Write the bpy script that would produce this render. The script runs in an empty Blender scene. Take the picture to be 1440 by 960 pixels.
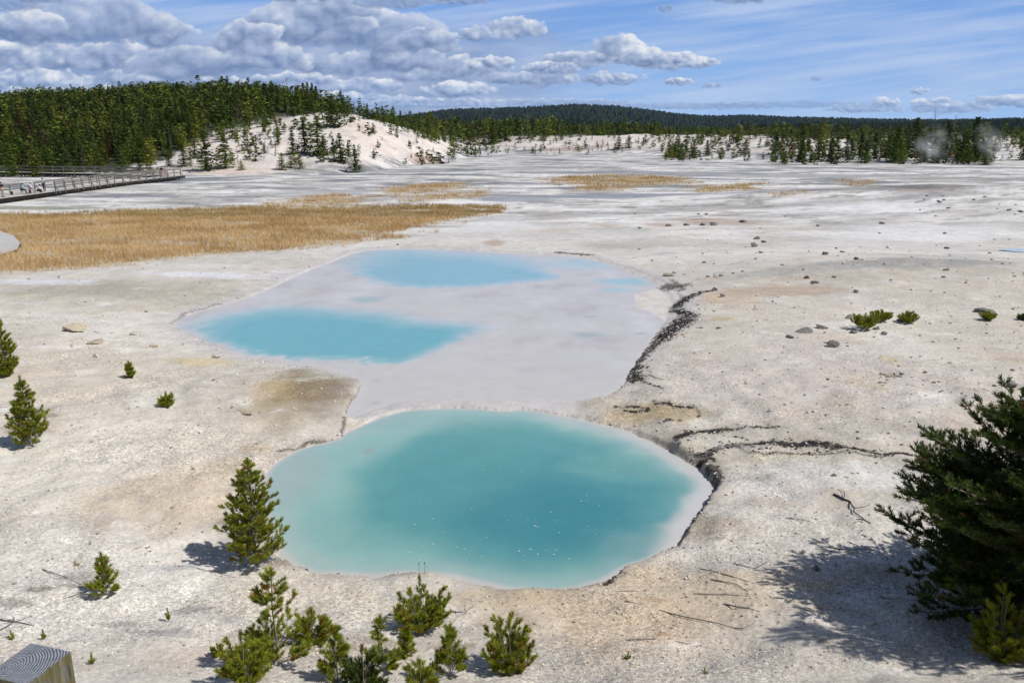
import bpy, math, random
import numpy as np
from mathutils import Vector, Matrix

rng = np.random.default_rng(7)
random.seed(7)
scn = bpy.context.scene
COL = scn.collection
EXPO = 0.0

# ------------------------------------------------------------------ camera
F, PITCH, CH = 1120.0, math.atan(295 / 1120), 8.0
cp, sp = math.cos(PITCH), math.sin(PITCH)

def ray(px, py):
    a = (np.asarray(px, float) - 720) / F
    b = (np.asarray(py, float) - 480) / F
    return a, cp - b * sp, -sp - b * cp

def plane(px, py, z=0.0):
    dx, dy, dz = ray(px, py)
    t = (z - CH) / dz
    return dx * t, dy * t

def proj(x, y, z):
    dep = y * cp - (z - CH) * sp
    up = y * sp + (z - CH) * cp
    return 720 + F * x / dep, 480 - F * up / dep

# ------------------------------------------------------------------ noise
_pr = np.random.default_rng(99)
_PERM = np.concatenate([_pr.permutation(4096), _pr.permutation(4096)]).astype(np.int32)
_ang = _pr.random(8192) * 2 * math.pi
_GC, _GS = np.cos(_ang).astype(np.float32) * 1.45, np.sin(_ang).astype(np.float32) * 1.45

def perlin(x, y, seed=0):
    x = np.asarray(x, float); y = np.asarray(y, float)
    fx0 = np.floor(x); fy0 = np.floor(y)
    ix = fx0.astype(np.int32) + seed * 37; iy = fy0.astype(np.int32) + seed * 101
    fx = (x - fx0).astype(np.float32); fy = (y - fy0).astype(np.float32)
    u = fx * fx * fx * (fx * (fx * 6 - 15) + 10); v = fy * fy * fy * (fy * (fy * 6 - 15) + 10)
    p0 = _PERM[ix & 4095]; p1 = _PERM[(ix + 1) & 4095]; iy0 = iy & 4095; iy1 = (iy + 1) & 4095
    def g(p, q, dx, dy):
        h = _PERM[p + q]
        return _GC[h] * (fx - dx) + _GS[h] * (fy - dy)
    n0 = g(p0, iy0, 0, 0); n0 += (g(p1, iy0, 1, 0) - n0) * u
    n1 = g(p0, iy1, 0, 1); n1 += (g(p1, iy1, 1, 1) - n1) * u
    return n0 + (n1 - n0) * v

def fbm(x, y, o=4, seed=0, r=0.5):
    s = 0; a = 1; t = 0
    for i in range(o):
        s = s + a * perlin(x * 2 ** i + i * 17.3, y * 2 ** i - i * 9.1, seed + i); t += a; a *= r
    return s / t

def billow(x, y, o=5, seed=0, r=0.5):
    s = 0; a = 1; t = 0
    for i in range(o):
        s = s + a * np.abs(perlin(x * 2 ** i + i * 17.3, y * 2 ** i - i * 9.1, seed + i)); t += a; a *= r
    return s / t

def sstep(a, b, x):
    t = np.clip((np.asarray(x, float) - a) / (b - a), 0, 1)
    return t * t * (3 - 2 * t)

def sdf(poly, x, y):
    """signed distance, positive inside"""
    P = np.asarray(poly, float); x = np.asarray(x, float); y = np.asarray(y, float)
    d2 = np.full(x.shape, 1e18); ins = np.zeros(x.shape, bool)
    n = len(P)
    for i in range(n):
        x0, y0 = P[i]; x1, y1 = P[(i + 1) % n]
        ex, ey = x1 - x0, y1 - y0
        t = np.clip(((x - x0) * ex + (y - y0) * ey) / (ex * ex + ey * ey + 1e-12), 0, 1)
        d2 = np.minimum(d2, (x - x0 - t * ex) ** 2 + (y - y0 - t * ey) ** 2)
        c = (y0 > y) != (y1 > y)
        if abs(ey) > 1e-12:
            ins ^= c & (x < (ex) * (y - y0) / ey + x0)
    d = np.sqrt(d2)
    return np.where(ins, d, -d)

def lsdf(line, x, y):
    """distance to an open polyline"""
    P = np.asarray(line, float)
    d2 = np.full(np.shape(x), 1e18)
    for i in range(len(P) - 1):
        x0, y0 = P[i]; x1, y1 = P[i + 1]
        ex, ey = x1 - x0, y1 - y0
        t = np.clip(((x - x0) * ex + (y - y0) * ey) / (ex * ex + ey * ey + 1e-12), 0, 1)
        d2 = np.minimum(d2, (x - x0 - t * ex) ** 2 + (y - y0 - t * ey) ** 2)
    return np.sqrt(d2)

def W(pts, z=0.0):
    a = np.array(pts, float)
    x, y = plane(a[:, 0], a[:, 1], z)
    return np.stack([x, y], 1)

def smooth_poly(P, it=2):
    for _ in range(it):
        Q = np.roll(P, -1, 0)
        P = np.stack([P * .75 + Q * .25, P * .25 + Q * .75], 1).reshape(-1, 2)
    return P

# ------------------------------------------------------------------ pools (real outlines on the ground)
FRONT = W([(600,574),(650,573),(700,577),(740,575),(780,582),(830,592),(880,606),(920,623),(960,646),(985,662),(1000,682),(1000,697),(985,717),(966,740),(958,760),(920,785),(882,797),(858,815),(820,826),(780,832),(740,832),(700,827),(660,818),(640,811),(600,806),(560,806),(520,811),(480,806),(445,808),(425,800),(400,788),(378,745),(366,700),(372,668),(395,644),(430,628),(470,620),(492,606),(530,588),(560,578)])
BACK = W([(505,353),(560,350),(620,351),(680,354),(740,359),(800,360),(850,369),(900,386),(935,402),(957,425),(955,447),(930,472),(903,498),(884,525),(876,545),(850,560),(800,567),(740,565),(680,564),(610,563),(556,568),(520,580),(488,592),(487,580),(505,552),(509,537),(480,526),(420,513),(380,508),(340,501),(310,489),(280,476),(252,464),(244,455),(275,440),(330,426),(370,411),(400,397),(430,383),(470,368)])
FRONT_C = smooth_poly(FRONT, 1); BACK_C = smooth_poly(BACK, 1)
MID_BLUE = W([(268,463),(300,449),(350,439),(400,433),(450,435),(500,441),(540,441),(580,453),(640,457),(676,461),(652,475),(622,488),(600,500),(572,508),(540,515),(512,507),(450,506),(400,505),(350,498),(310,486),(285,475)])
TOP_BLUE = W([(500,366),(530,355),(570,352),(620,357),(700,360),(742,369),(765,384),(792,392),(720,398),(680,403),(620,405),(560,404),(520,393),(496,382)])
WZ_F, WZ_B = 0.0, 0.035

def pool_d(x, y):
    wx = x + 0.10 * fbm(x * 2.2, y * 2.2, 3, 31); wy = y + 0.13 * fbm(x * 2.2, y * 2.2, 3, 41)
    return sdf(FRONT_C, wx, wy), sdf(BACK_C, wx, wy)

# ------------------------------------------------------------------ terrain
_TX = np.arange(-1600, 3200, 5.0)
_TAB = {}
def tab(px, xs, ys, w=28.0):
    k = (tuple(xs), tuple(ys))
    if k not in _TAB:
        g = np.exp(-.5 * (np.arange(-20, 21) * 5 / w) ** 2); g /= g.sum()
        v = np.interp(_TX, xs, ys); _TAB[k] = np.convolve(np.pad(v, 20, 'edge'), g, 'valid')
    return np.interp(px, _TX, _TAB[k])

def zat(py, y):
    return CH - y * np.tan(PITCH + np.arctan((np.asarray(py, float) - 480) / F))

CRX = [-400,-200,0,100,200,340,400,440,480,520,560,600,640,665,690]
CRY = [158,156,150,146,139,136,142,150,158,165,176,188,204,222,240]
DCX = [-400,200,300,400,480,560,640,700]; DCV = [400,400,370,310,250,255,275,290]
DBX = [-400,0,150,230,270,450,540,600,660,700]; DBV = [168,164,166,160,156,156,172,215,262,290]

def terrain(x, y):
    x = np.asarray(x, float); y = np.asarray(y, float)
    yy = np.maximum(y, 20)
    px = 720 + F * x / (0.967 * yy + 2)
    near = np.maximum(0, 12.4 - y)
    h = np.minimum(0.05 * near ** 2, 6.0)
    # left hill
    Dc = tab(px, DCX, DCV); Db = tab(px, DBX, DBV)
    Hc = np.maximum(zat(tab(px, CRX, CRY), Dc), 0)
    Hc = np.where(px > 690, 0, Hc)
    s = np.clip((y - Db) / np.maximum(Dc - Db, 5), 0, 1)
    prof = 0.55 * (1 - (1 - s) ** 2.0) + 0.45 * sstep(0, 1, s)
    back = 1 - 0.5 * sstep(0, 250, y - Dc)
    hill = Hc * prof * back
    hill = hill * (1 + 0.16 * fbm(x / 26, y / 26, 4, 5) * (1 - s)) - np.clip(hill / 3, 0, 1) * 1.1 * np.abs(fbm(x / 13, y / 22, 4, 7)) * (px > 250)
    hill += np.clip(hill, 0, 2) * 0.30 * fbm(x / 9, y / 9, 4, 8)
    h = h + np.where(y > 60, hill, 0)
    # dunes and forest ground beyond the basin
    b0 = tab(px, [600, 640, 800, 900, 1000, 1080, 1440, 1900], [320, 305, 285, 262, 235, 205, 196, 190])
    s2 = sstep(0, 75, y - b0)
    dun = s2 * (6.0 + 1.6 * fbm(x / 40, y / 25, 3, 11) + 1.1 * fbm(x / 12, y / 10, 3, 12)) * sstep(560, 700, px)
    dun *= 1 - 0.45 * sstep(1050, 1250, px) * (1 - sstep(60, 220, y - b0))
    h = h + np.where(y > 100, dun, 0)
    # gentle roll of the basin, low mounds at the right
    h = h + 0.18 * sstep(50, 90, y) * fbm(x / 18, y / 18, 2, 21)
    def mound(cx, cy, rx, ry, a, seed):
        q = ((x - cx) / rx) ** 2 + ((y - cy) / ry) ** 2
        return a * np.exp(-q) * (1 + 0.3 * fbm(x / 3, y / 3, 3, seed))
    h = h + mound(58, 88, 16, 13, 2.0, 51) + mound(36, 97, 16, 8, 0.7, 52) + mound(44, 76, 18, 9, 0.5, 56)
    h = h + mound(20, 47, 9, 6, 0.45, 53) + mound(30, 40, 14, 6, 0.55, 54) + mound(9, 36, 4, 6, 0.2, 55)
    return h

def ground_h(x, y, fine=True):
    x = np.asarray(x, float); y = np.asarray(y, float)
    h = terrain(x, y)
    nearm = y < 75
    out = h.copy() if h.ndim else np.array(h)
    xs, ys = np.atleast_1d(x), np.atleast_1d(y)
    out = np.atleast_1d(out).astype(float); m = np.atleast_1d(nearm)
    X, Y = xs[m], ys[m]
    if X.size:
        dF, dB = pool_d(X, Y)
        d = np.maximum(dF, dB); o = np.maximum(-d, 0)
        fade = 1 - sstep(38, 62, Y)
        scarp = 0.05 + 0.10 * sstep(-.3, .5, fbm(X / 1.3, Y / 1.3, 2, 61)) * (1 - sstep(22, 30, Y))
        scarp += 0.10 * sstep(3.2, 4.2, X) * (1 - sstep(20, 24, Y))
        pxx, pyy = proj(X, Y, 0 * X)
        bw = sstep(485, 520, pxx) * (1 - sstep(800, 850, pxx)) * sstep(540, 556, pyy) * (1 - sstep(584, 596, pyy)); between = bw > .5
        rise = scarp * sstep(0, 0.16, o) + 0.55 * (1 - np.exp(-np.maximum(o - .1, 0) / 4.5)) * fade
        rise = rise * (1 - bw) + .020 * bw
        lev = np.where((dB > dF) | ((bw > 0) & (dF < 0)), WZ_B, 0.0) * np.maximum(sstep(-1.5, -0.1, d), bw)
        inside = -0.35 * sstep(0, 0.7, dF) * (dF > 0) - 0.12 * sstep(0, .5, dB) * (dB > 0) - 0.012 * (d > 0)
        out[m] += np.where(d > 0, inside, rise) + lev + 0.0
        if fine:
            a = sstep(0.1, 1.2, o) * fade * (1 - bw)
            out[m] += a * (0.05 * fbm(X / 2.3, Y / 2.3, 4, 71) + 0.020 * (1 - .6 * sstep(16, 26, Y)) * fbm(X / .33, Y / .33, 3, 81) + 0.012 * fbm(X * 11, Y * 11, 2, 91))
            out[m] += 0.015 * sstep(.02, .2, o) * np.abs(fbm(X * 7, Y * 7, 2, 95)) * (1 - bw)
    return out.reshape(np.shape(x)) if np.shape(x) else float(out[0])

def G(px, py):
    """ground point seen at a photo pixel"""
    px = np.atleast_1d(np.asarray(px, float)); py = np.atleast_1d(np.asarray(py, float))
    dx, dy, dz = ray(px, py)
    lo = np.full(px.shape, 2.5); prev = lo.copy(); hit = np.full(px.shape, np.nan)
    t = lo.copy()
    act = np.ones(px.shape, bool)
    for _ in range(260):
        t2 = t * 1.025
        below = (CH + dz * t2 < terrain(dx * t2, dy * t2) + 0.0) & act
        hit[below] = t2[below]; prev[below] = t[below]; act &= ~below
        t = np.where(act, t2, t)
        if not act.any(): break
    hit = np.where(np.isnan(hit), t, hit); a = np.where(act, t, prev) * np.where(hit < 60, .8, .97); b = hit * 1.02
    for _ in range(26):
        m = (a + b) / 2
        bl = CH + dz * m < ground_h(dx * m, dy * m)
        b = np.where(bl, m, b); a = np.where(bl, a, m)
    X, Y = dx * b, dy * b
    return X, Y, ground_h(X, Y)

def G1(px, py):
    if py >= 292:
        dx, dy, dz = (float(v) for v in ray(px, py)); a = (2.6 - CH) / dz; b = (-.9 - CH) / dz
        for _ in range(17):
            m = (a + b) / 2
            if CH + dz * m < ground_h(dx * m, dy * m): b = m
            else: a = m
        return dx * b, dy * b, float(ground_h(dx * b, dy * b))
    X, Y, Z = G(px, py); return float(X[0]), float(Y[0]), float(Z[0])

def height_for(x, y, z, pytop):
    """height of an upright thing at x,y,z whose top shows at pytop"""
    a, b = 0.0, 60.0
    for _ in range(40):
        m = (a + b) / 2
        if proj(x, y, z + m)[1] > pytop: a = m
        else: b = m
    return a

# ------------------------------------------------------------------ object helpers
def mesh_np(name, V, Fc, mat=None, col=None, extra=None, smooth=True, parent=None):
    V = np.asarray(V, np.float32); Fc = np.asarray(Fc, np.int32)
    me = bpy.data.meshes.new(name)
    k = Fc.shape[1]
    me.vertices.add(len(V)); me.vertices.foreach_set('co', V.ravel())
    me.loops.add(Fc.size); me.loops.foreach_set('vertex_index', Fc.ravel())
    me.polygons.add(len(Fc)); me.polygons.foreach_set('loop_start', np.arange(0, Fc.size, k, dtype=np.int32))
    me.polygons.foreach_set('use_smooth', np.full(len(Fc), smooth, dtype=bool))
    me.update(calc_edges=True)
    if col is not None:
        c = np.ones((len(V), 4), np.float32); c[:, :3] = col
        at = me.color_attributes.new('col', 'FLOAT_COLOR', 'POINT'); at.data.foreach_set('color', c.ravel())
    for nm, arr in (extra or {}).items():
        at = me.attributes.new(nm, 'FLOAT', 'POINT'); at.data.foreach_set('value', np.asarray(arr, np.float32))
    if mat: me.materials.append(mat)
    o = bpy.data.objects.new(name, me); COL.objects.link(o)
    if parent: o.parent = parent
    return o

def tag(o, label=None, cat=None, group=None, kind=None):
    if label: o['label'] = label
    if cat: o['category'] = cat
    if group: o['group'] = group
    if kind: o['kind'] = kind
    return o

def empty(name, loc, label, cat, group=None, rz=0, s=1):
    o = bpy.data.objects.new(name, None); COL.objects.link(o)
    o.location = loc; o.rotation_euler = (0, 0, rz); o.scale = (s, s, s); o.empty_display_size = .1
    return tag(o, label, cat, group)

def copy_tree(o, parent=None):
    c = o.copy(); COL.objects.link(c); c.parent = parent
    for ch in list(o.children): copy_tree(ch, c)
    return c

class Buf:
    def __init__(s): s.V = []; s.Fq = []; s.Ft = []; s.C = []; s.n = 0
    def add(s, V, Fc, c=None):
        V = np.asarray(V, float); Fc = np.asarray(Fc, int) + s.n
        s.V.append(V); (s.Fq if Fc.shape[1] == 4 else s.Ft).append(Fc)
        if c is not None:
            s.C.append(np.broadcast_to(np.asarray(c, float), (len(V), 3)))
        s.n += len(V)
    def build(s, name, mat, parent=None, smooth=True):
        V = np.concatenate(s.V)
        T = [f for f in s.Ft]
        for q in s.Fq: T += [q[:, [0, 1, 2]], q[:, [0, 2, 3]]]
        return mesh_np(name, V, np.concatenate(T), mat, np.concatenate(s.C) if s.C else None, None, smooth, parent)

def tube(pts, rad, k=6):
    P = np.asarray(pts, float); n = len(P); R = np.broadcast_to(np.asarray(rad, float), (n,))
    T = np.gradient(P, axis=0); T /= np.linalg.norm(T, axis=1)[:, None] + 1e-9
    up = np.array([0, 0, 1.0]) if abs(T[0, 2]) < .9 else np.array([1.0, 0, 0])
    A = np.cross(T, up); A /= np.linalg.norm(A, axis=1)[:, None] + 1e-9
    B = np.cross(T, A)
    th = np.arange(k) / k * 2 * math.pi
    V = P[:, None] + R[:, None, None] * (np.cos(th)[None, :, None] * A[:, None] + np.sin(th)[None, :, None] * B[:, None])
    V = V.reshape(-1, 3)
    f = []
    for i in range(n - 1):
        for j in range(k):
            a = i * k + j; b = i * k + (j + 1) % k
            f.append((a, b, b + k, a + k))
    # caps
    V = np.vstack([V, P[0], P[-1]])
    f2 = [(j, (j + 1) % k, n * k, n * k) for j in range(k)] + [((n - 1) * k + (j + 1) % k, (n - 1) * k + j, n * k + 1, n * k + 1) for j in range(k)]
    tri = [(a, b, c) for a, b, c, _ in f2]
    q = np.array(f)
    T_ = np.vstack([q[:, [0, 1, 2]], q[:, [0, 2, 3]], np.array(tri)])
    return V, T_

def box(cx, cy, cz, sx, sy, sz, rz=0.0):
    v = np.array([(x, y, z) for x in (-.5, .5) for y in (-.5, .5) for z in (-.5, .5)]) * (sx, sy, sz)
    c, s = math.cos(rz), math.sin(rz)
    v = np.stack([v[:, 0] * c - v[:, 1] * s + cx, v[:, 0] * s + v[:, 1] * c + cy, v[:, 2] + cz], 1)
    return v, np.array([(0, 1, 3, 2), (4, 6, 7, 5), (0, 4, 5, 1), (2, 3, 7, 6), (0, 2, 6, 4), (1, 5, 7, 3)])

def beam(p0, p1, w, h):
    """rectangular timber from p0 to p1"""
    p0 = np.array(p0, float); p1 = np.array(p1, float)
    t = p1 - p0; t /= np.linalg.norm(t)
    up = np.array([0, 0, 1.0]) if abs(t[2]) < .9 else np.array([0, 1.0, 0])
    a = np.cross(t, up); a /= np.linalg.norm(a); b = np.cross(a, t)
    v = np.array([p + sa * a * w / 2 + sb * b * h / 2 for p in (p0, p1) for sa in (-1, 1) for sb in (-1, 1)])
    return v, np.array([(0, 1, 3, 2), (4, 6, 7, 5), (0, 4, 5, 1), (2, 3, 7, 6), (0, 2, 6, 4), (1, 5, 7, 3)])

def ico(sub=1):
    import bmesh
    bm = bmesh.new(); bmesh.ops.create_icosphere(bm, subdivisions=sub, radius=1)
    V = np.array([v.co[:] for v in bm.verts]); Fc = np.array([[v.index for v in f.verts] for f in bm.faces]); bm.free()
    return V, Fc

# ------------------------------------------------------------------ materials
def newmat(name):
    m = bpy.data.materials.new(name); m.use_nodes = True
    nt = m.node_tree; b = nt.nodes['Principled BSDF']; return m, nt, b

def N(nt, typ, **kw):
    n = nt.nodes.new(typ)
    for k, v in kw.items():
        if k == 'inp':
            for kk, vv in v.items():
                if isinstance(vv, bpy.types.NodeSocket): nt.links.new(vv, n.inputs[kk])
                else: n.inputs[kk].default_value = vv
        else: setattr(n, k, v)
    return n

def mth(nt, op, a, b=None, c=None, clamp=False):
    n = nt.nodes.new('ShaderNodeMath'); n.operation = op; n.use_clamp = clamp
    for i, v in enumerate((a, b, c)):
        if v is None: continue
        if isinstance(v, bpy.types.NodeSocket): nt.links.new(v, n.inputs[i])
        else: n.inputs[i].default_value = v
    return n.outputs[0]

def maprange(nt, v, a, b, c, d):
    return N(nt, 'ShaderNodeMapRange', inp={'Value': v, 'From Min': a, 'From Max': b, 'To Min': c, 'To Max': d}).outputs[0]

def scalecol(nt, col, fac):
    n = N(nt, 'ShaderNodeVectorMath', operation='SCALE'); nt.links.new(col, n.inputs[0])
    if isinstance(fac, bpy.types.NodeSocket): nt.links.new(fac, n.inputs['Scale'])
    else: n.inputs['Scale'].default_value = fac
    return n.outputs[0]

def noise(nt, vec, scale, detail=3, rough=.5):
    return N(nt, 'ShaderNodeTexNoise', inp={'Vector': vec, 'Scale': scale, 'Detail': detail, 'Roughness': rough}).outputs['Fac']

def ground_material():
    m, nt, b = newmat('sinter_crust')
    geo = N(nt, 'ShaderNodeNewGeometry').outputs['Position']
    col = N(nt, 'ShaderNodeAttribute', attribute_name='col').outputs['Color']
    wet = N(nt, 'ShaderNodeAttribute', attribute_name='wet').outputs['Fac']
    grit = N(nt, 'ShaderNodeAttribute', attribute_name='grit').outputs['Fac']
    n1 = noise(nt, geo, 1.3, 6, .6); n2 = noise(nt, geo, 9, 5, .65); n3 = noise(nt, geo, 42, 3, .6)
    vo = N(nt, 'ShaderNodeTexVoronoi', inp={'Vector': geo, 'Scale': 26.0, 'Randomness': 1.0})
    vo2 = N(nt, 'ShaderNodeTexVoronoi', inp={'Vector': geo, 'Scale': 60.0, 'Randomness': 1.0})
    sep = N(nt, 'ShaderNodeSeparateColor', inp={'Color': vo.outputs['Color']})
    sep2 = N(nt, 'ShaderNodeSeparateColor', inp={'Color': vo2.outputs['Color']})
    f1 = maprange(nt, n1, .3, .7, .86, 1.10)
    f2 = maprange(nt, n2, .3, .7, .88, 1.10)
    # gravel tone per cell
    g1 = mth(nt, 'ADD', mth(nt, 'MULTIPLY', mth(nt, 'SUBTRACT', sep.outputs[0], .5), mth(nt, 'MULTIPLY', grit, .55)), 1.0)
    g2 = mth(nt, 'ADD', mth(nt, 'MULTIPLY', mth(nt, 'SUBTRACT', sep2.outputs[1], .5), mth(nt, 'MULTIPLY', grit, .40)), 1.0)
    # thin dark specks and cracks
    crack = maprange(nt, noise(nt, geo, 5.0, 8, .72), .60, .72, 0, 1)
    ck = mth(nt, 'SUBTRACT', 1.0, mth(nt, 'MULTIPLY', mth(nt, 'MULTIPLY', crack, grit), .40))
    f = mth(nt, 'MULTIPLY', mth(nt, 'MULTIPLY', f1, f2), mth(nt, 'MULTIPLY', mth(nt, 'MULTIPLY', g1, g2), ck))
    c = scalecol(nt, col, f)
    nt.links.new(c, b.inputs['Base Color'])
    nt.links.new(maprange(nt, wet, 0, 1, .95, .28), b.inputs['Roughness'])
    b.inputs['Specular IOR Level'].default_value = .25
    hh = mth(nt, 'ADD', mth(nt, 'MULTIPLY', n2, .05), mth(nt, 'ADD', mth(nt, 'MULTIPLY', n3, .012), mth(nt, 'MULTIPLY', vo.outputs['Distance'], -.02)))
    hh = mth(nt, 'MULTIPLY', hh, mth(nt, 'ADD', grit, .03))
    hh = mth(nt, 'MULTIPLY', hh, mth(nt, 'SUBTRACT', 1.0, mth(nt, 'MULTIPLY', wet, .9)))
    bu = N(nt, 'ShaderNodeBump', inp={'Strength': .6, 'Distance': .7, 'Height': hh})
    nt.links.new(bu.outputs[0], b.inputs['Normal'])
    return m

def water_material():
    m, nt, b = newmat('milky_water')
    geo = N(nt, 'ShaderNodeNewGeometry').outputs['Position']
    col = N(nt, 'ShaderNodeAttribute', attribute_name='col').outputs['Color']
    ro = N(nt, 'ShaderNodeAttribute', attribute_name='rough').outputs['Fac']
    f = maprange(nt, noise(nt, geo, 1.1, 5, .6), .3, .7, .96, 1.04)
    nt.links.new(scalecol(nt, col, f), b.inputs['Base Color'])
    nt.links.new(ro, b.inputs['Roughness'])
    b.inputs['IOR'].default_value = 1.33
    mp = N(nt, 'ShaderNodeMapping', inp={'Vector': geo}); mp.inputs['Scale'].default_value = (1, 1.8, 1)
    bu = N(nt, 'ShaderNodeBump', inp={'Strength': .22, 'Distance': .02, 'Height': noise(nt, mp.outputs[0], 5, 3, .5)})
    nt.links.new(bu.outputs[0], b.inputs['Normal'])
    return m

def attr_material(name, rough=.8, rand=.0, spec=.3, nscale=None, namp=.25, transl=0, bump=0):
    m, nt, b = newmat(name)
    col = N(nt, 'ShaderNodeAttribute', attribute_name='col').outputs['Color']
    f = 1.0
    if rand:
        r = N(nt, 'ShaderNodeObjectInfo').outputs['Random']
        f = maprange(nt, r, 0, 1, 1 - rand, 1 + rand)
    if nscale:
        geo = N(nt, 'ShaderNodeNewGeometry').outputs['Position']
        nz = noise(nt, geo, nscale, 4, .6)
        f2 = maprange(nt, nz, .3, .7, 1 - namp, 1 + namp)
        f = mth(nt, 'MULTIPLY', f, f2)
        if bump:
            bu = N(nt, 'ShaderNodeBump', inp={'Strength': .8, 'Distance': bump, 'Height': nz})
            nt.links.new(bu.outputs[0], b.inputs['Normal'])
    nt.links.new(scalecol(nt, col, f), b.inputs['Base Color'])
    b.inputs['Roughness'].default_value = rough
    b.inputs['Specular IOR Level'].default_value = spec
    if transl:
        out = nt.nodes['Material Output']
        tr = N(nt, 'ShaderNodeBsdfTranslucent'); nt.links.new(scalecol(nt, col, f), tr.inputs['Color'])
        mx = N(nt, 'ShaderNodeMixShader', inp={0: transl}); nt.links.new(b.outputs[0], mx.inputs[1]); nt.links.new(tr.outputs[0], mx.inputs[2])
        nt.links.new(mx.outputs[0], out.inputs['Surface'])
    return m

def plain_material(name, c, rough=.8, nscale=20, amp=.2, spec=.3):
    m, nt, b = newmat(name)
    geo = N(nt, 'ShaderNodeNewGeometry').outputs['Position']
    rgb = N(nt, 'ShaderNodeRGB'); rgb.outputs[0].default_value = (*c, 1)
    nt.links.new(scalecol(nt, rgb.outputs[0], maprange(nt, noise(nt, geo, nscale, 4, .6), .3, .7, 1 - amp, 1 + amp)), b.inputs['Base Color'])
    b.inputs['Roughness'].default_value = rough; b.inputs['Specular IOR Level'].default_value = spec
    return m

M_GROUND = ground_material(); M_WATER = water_material()
M_NEEDLE = attr_material('pine_needles', .55, 0, .35, transl=.25)
M_BARK = attr_material('bark', .9, nscale=60, namp=.3)
M_CROWN = attr_material('conifer_foliage', .7, .28, .2, transl=.12)
M_FOREST = attr_material('forest_foliage', .7, 0, .2, transl=.12)
M_ROCK = attr_material('rock', .9, .25, .2, nscale=14, namp=.3, bump=.05)
M_GRAVEL = attr_material('gravel', .9, 0, .2)
M_GRASS = attr_material('dry_grass', .8, 0, .2, transl=.3)
M_WOOD = attr_material('weathered_wood', .85, 0, .2, nscale=7, namp=.22)
M_HILL = attr_material('far_forest', .95, 0, .05)

# ------------------------------------------------------------------ ground sheet
def inpoly(P, x, y, w=.3):
    P = np.asarray(P)
    m = (x > P[:, 0].min() - 4 * w) & (x < P[:, 0].max() + 4 * w) & (y > P[:, 1].min() - 4 * w) & (y < P[:, 1].max() + 4 * w)
    r = np.zeros(x.shape)
    if m.any(): r[m] = sstep(-w, w, sdf(P, x[m], y[m]))
    return r

GRASS = [W(p) for p in (
    [(-60,404),(0,398),(60,392),(130,386),(200,376),(300,363),(400,352),(470,347),(500,343),(545,334),(580,322),(640,308),(692,299),(690,290),(600,288),(520,291),(400,292),(300,293),(200,296),(100,299),(0,301),(-60,303)],
    [(320,292),(400,284),(440,275),(520,276),(518,286),(430,293)],
    [(542,263),(600,258),(645,256),(645,267),(600,271),(560,275)],
    [(560,279),(620,273),(682,267),(676,276),(620,282),(570,284)],
    [(760,251),(830,247),(900,247),(968,250),(975,259),(900,262),(870,267),(820,269),(815,261),(780,256)],
    [(975,262),(1064,258),(1064,266),(1000,273)],
    [(1178,255),(1232,253),(1215,262),(1190,261)],
    [(1100,276),(1138,276),(1135,282),(1105,283)])]

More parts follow.
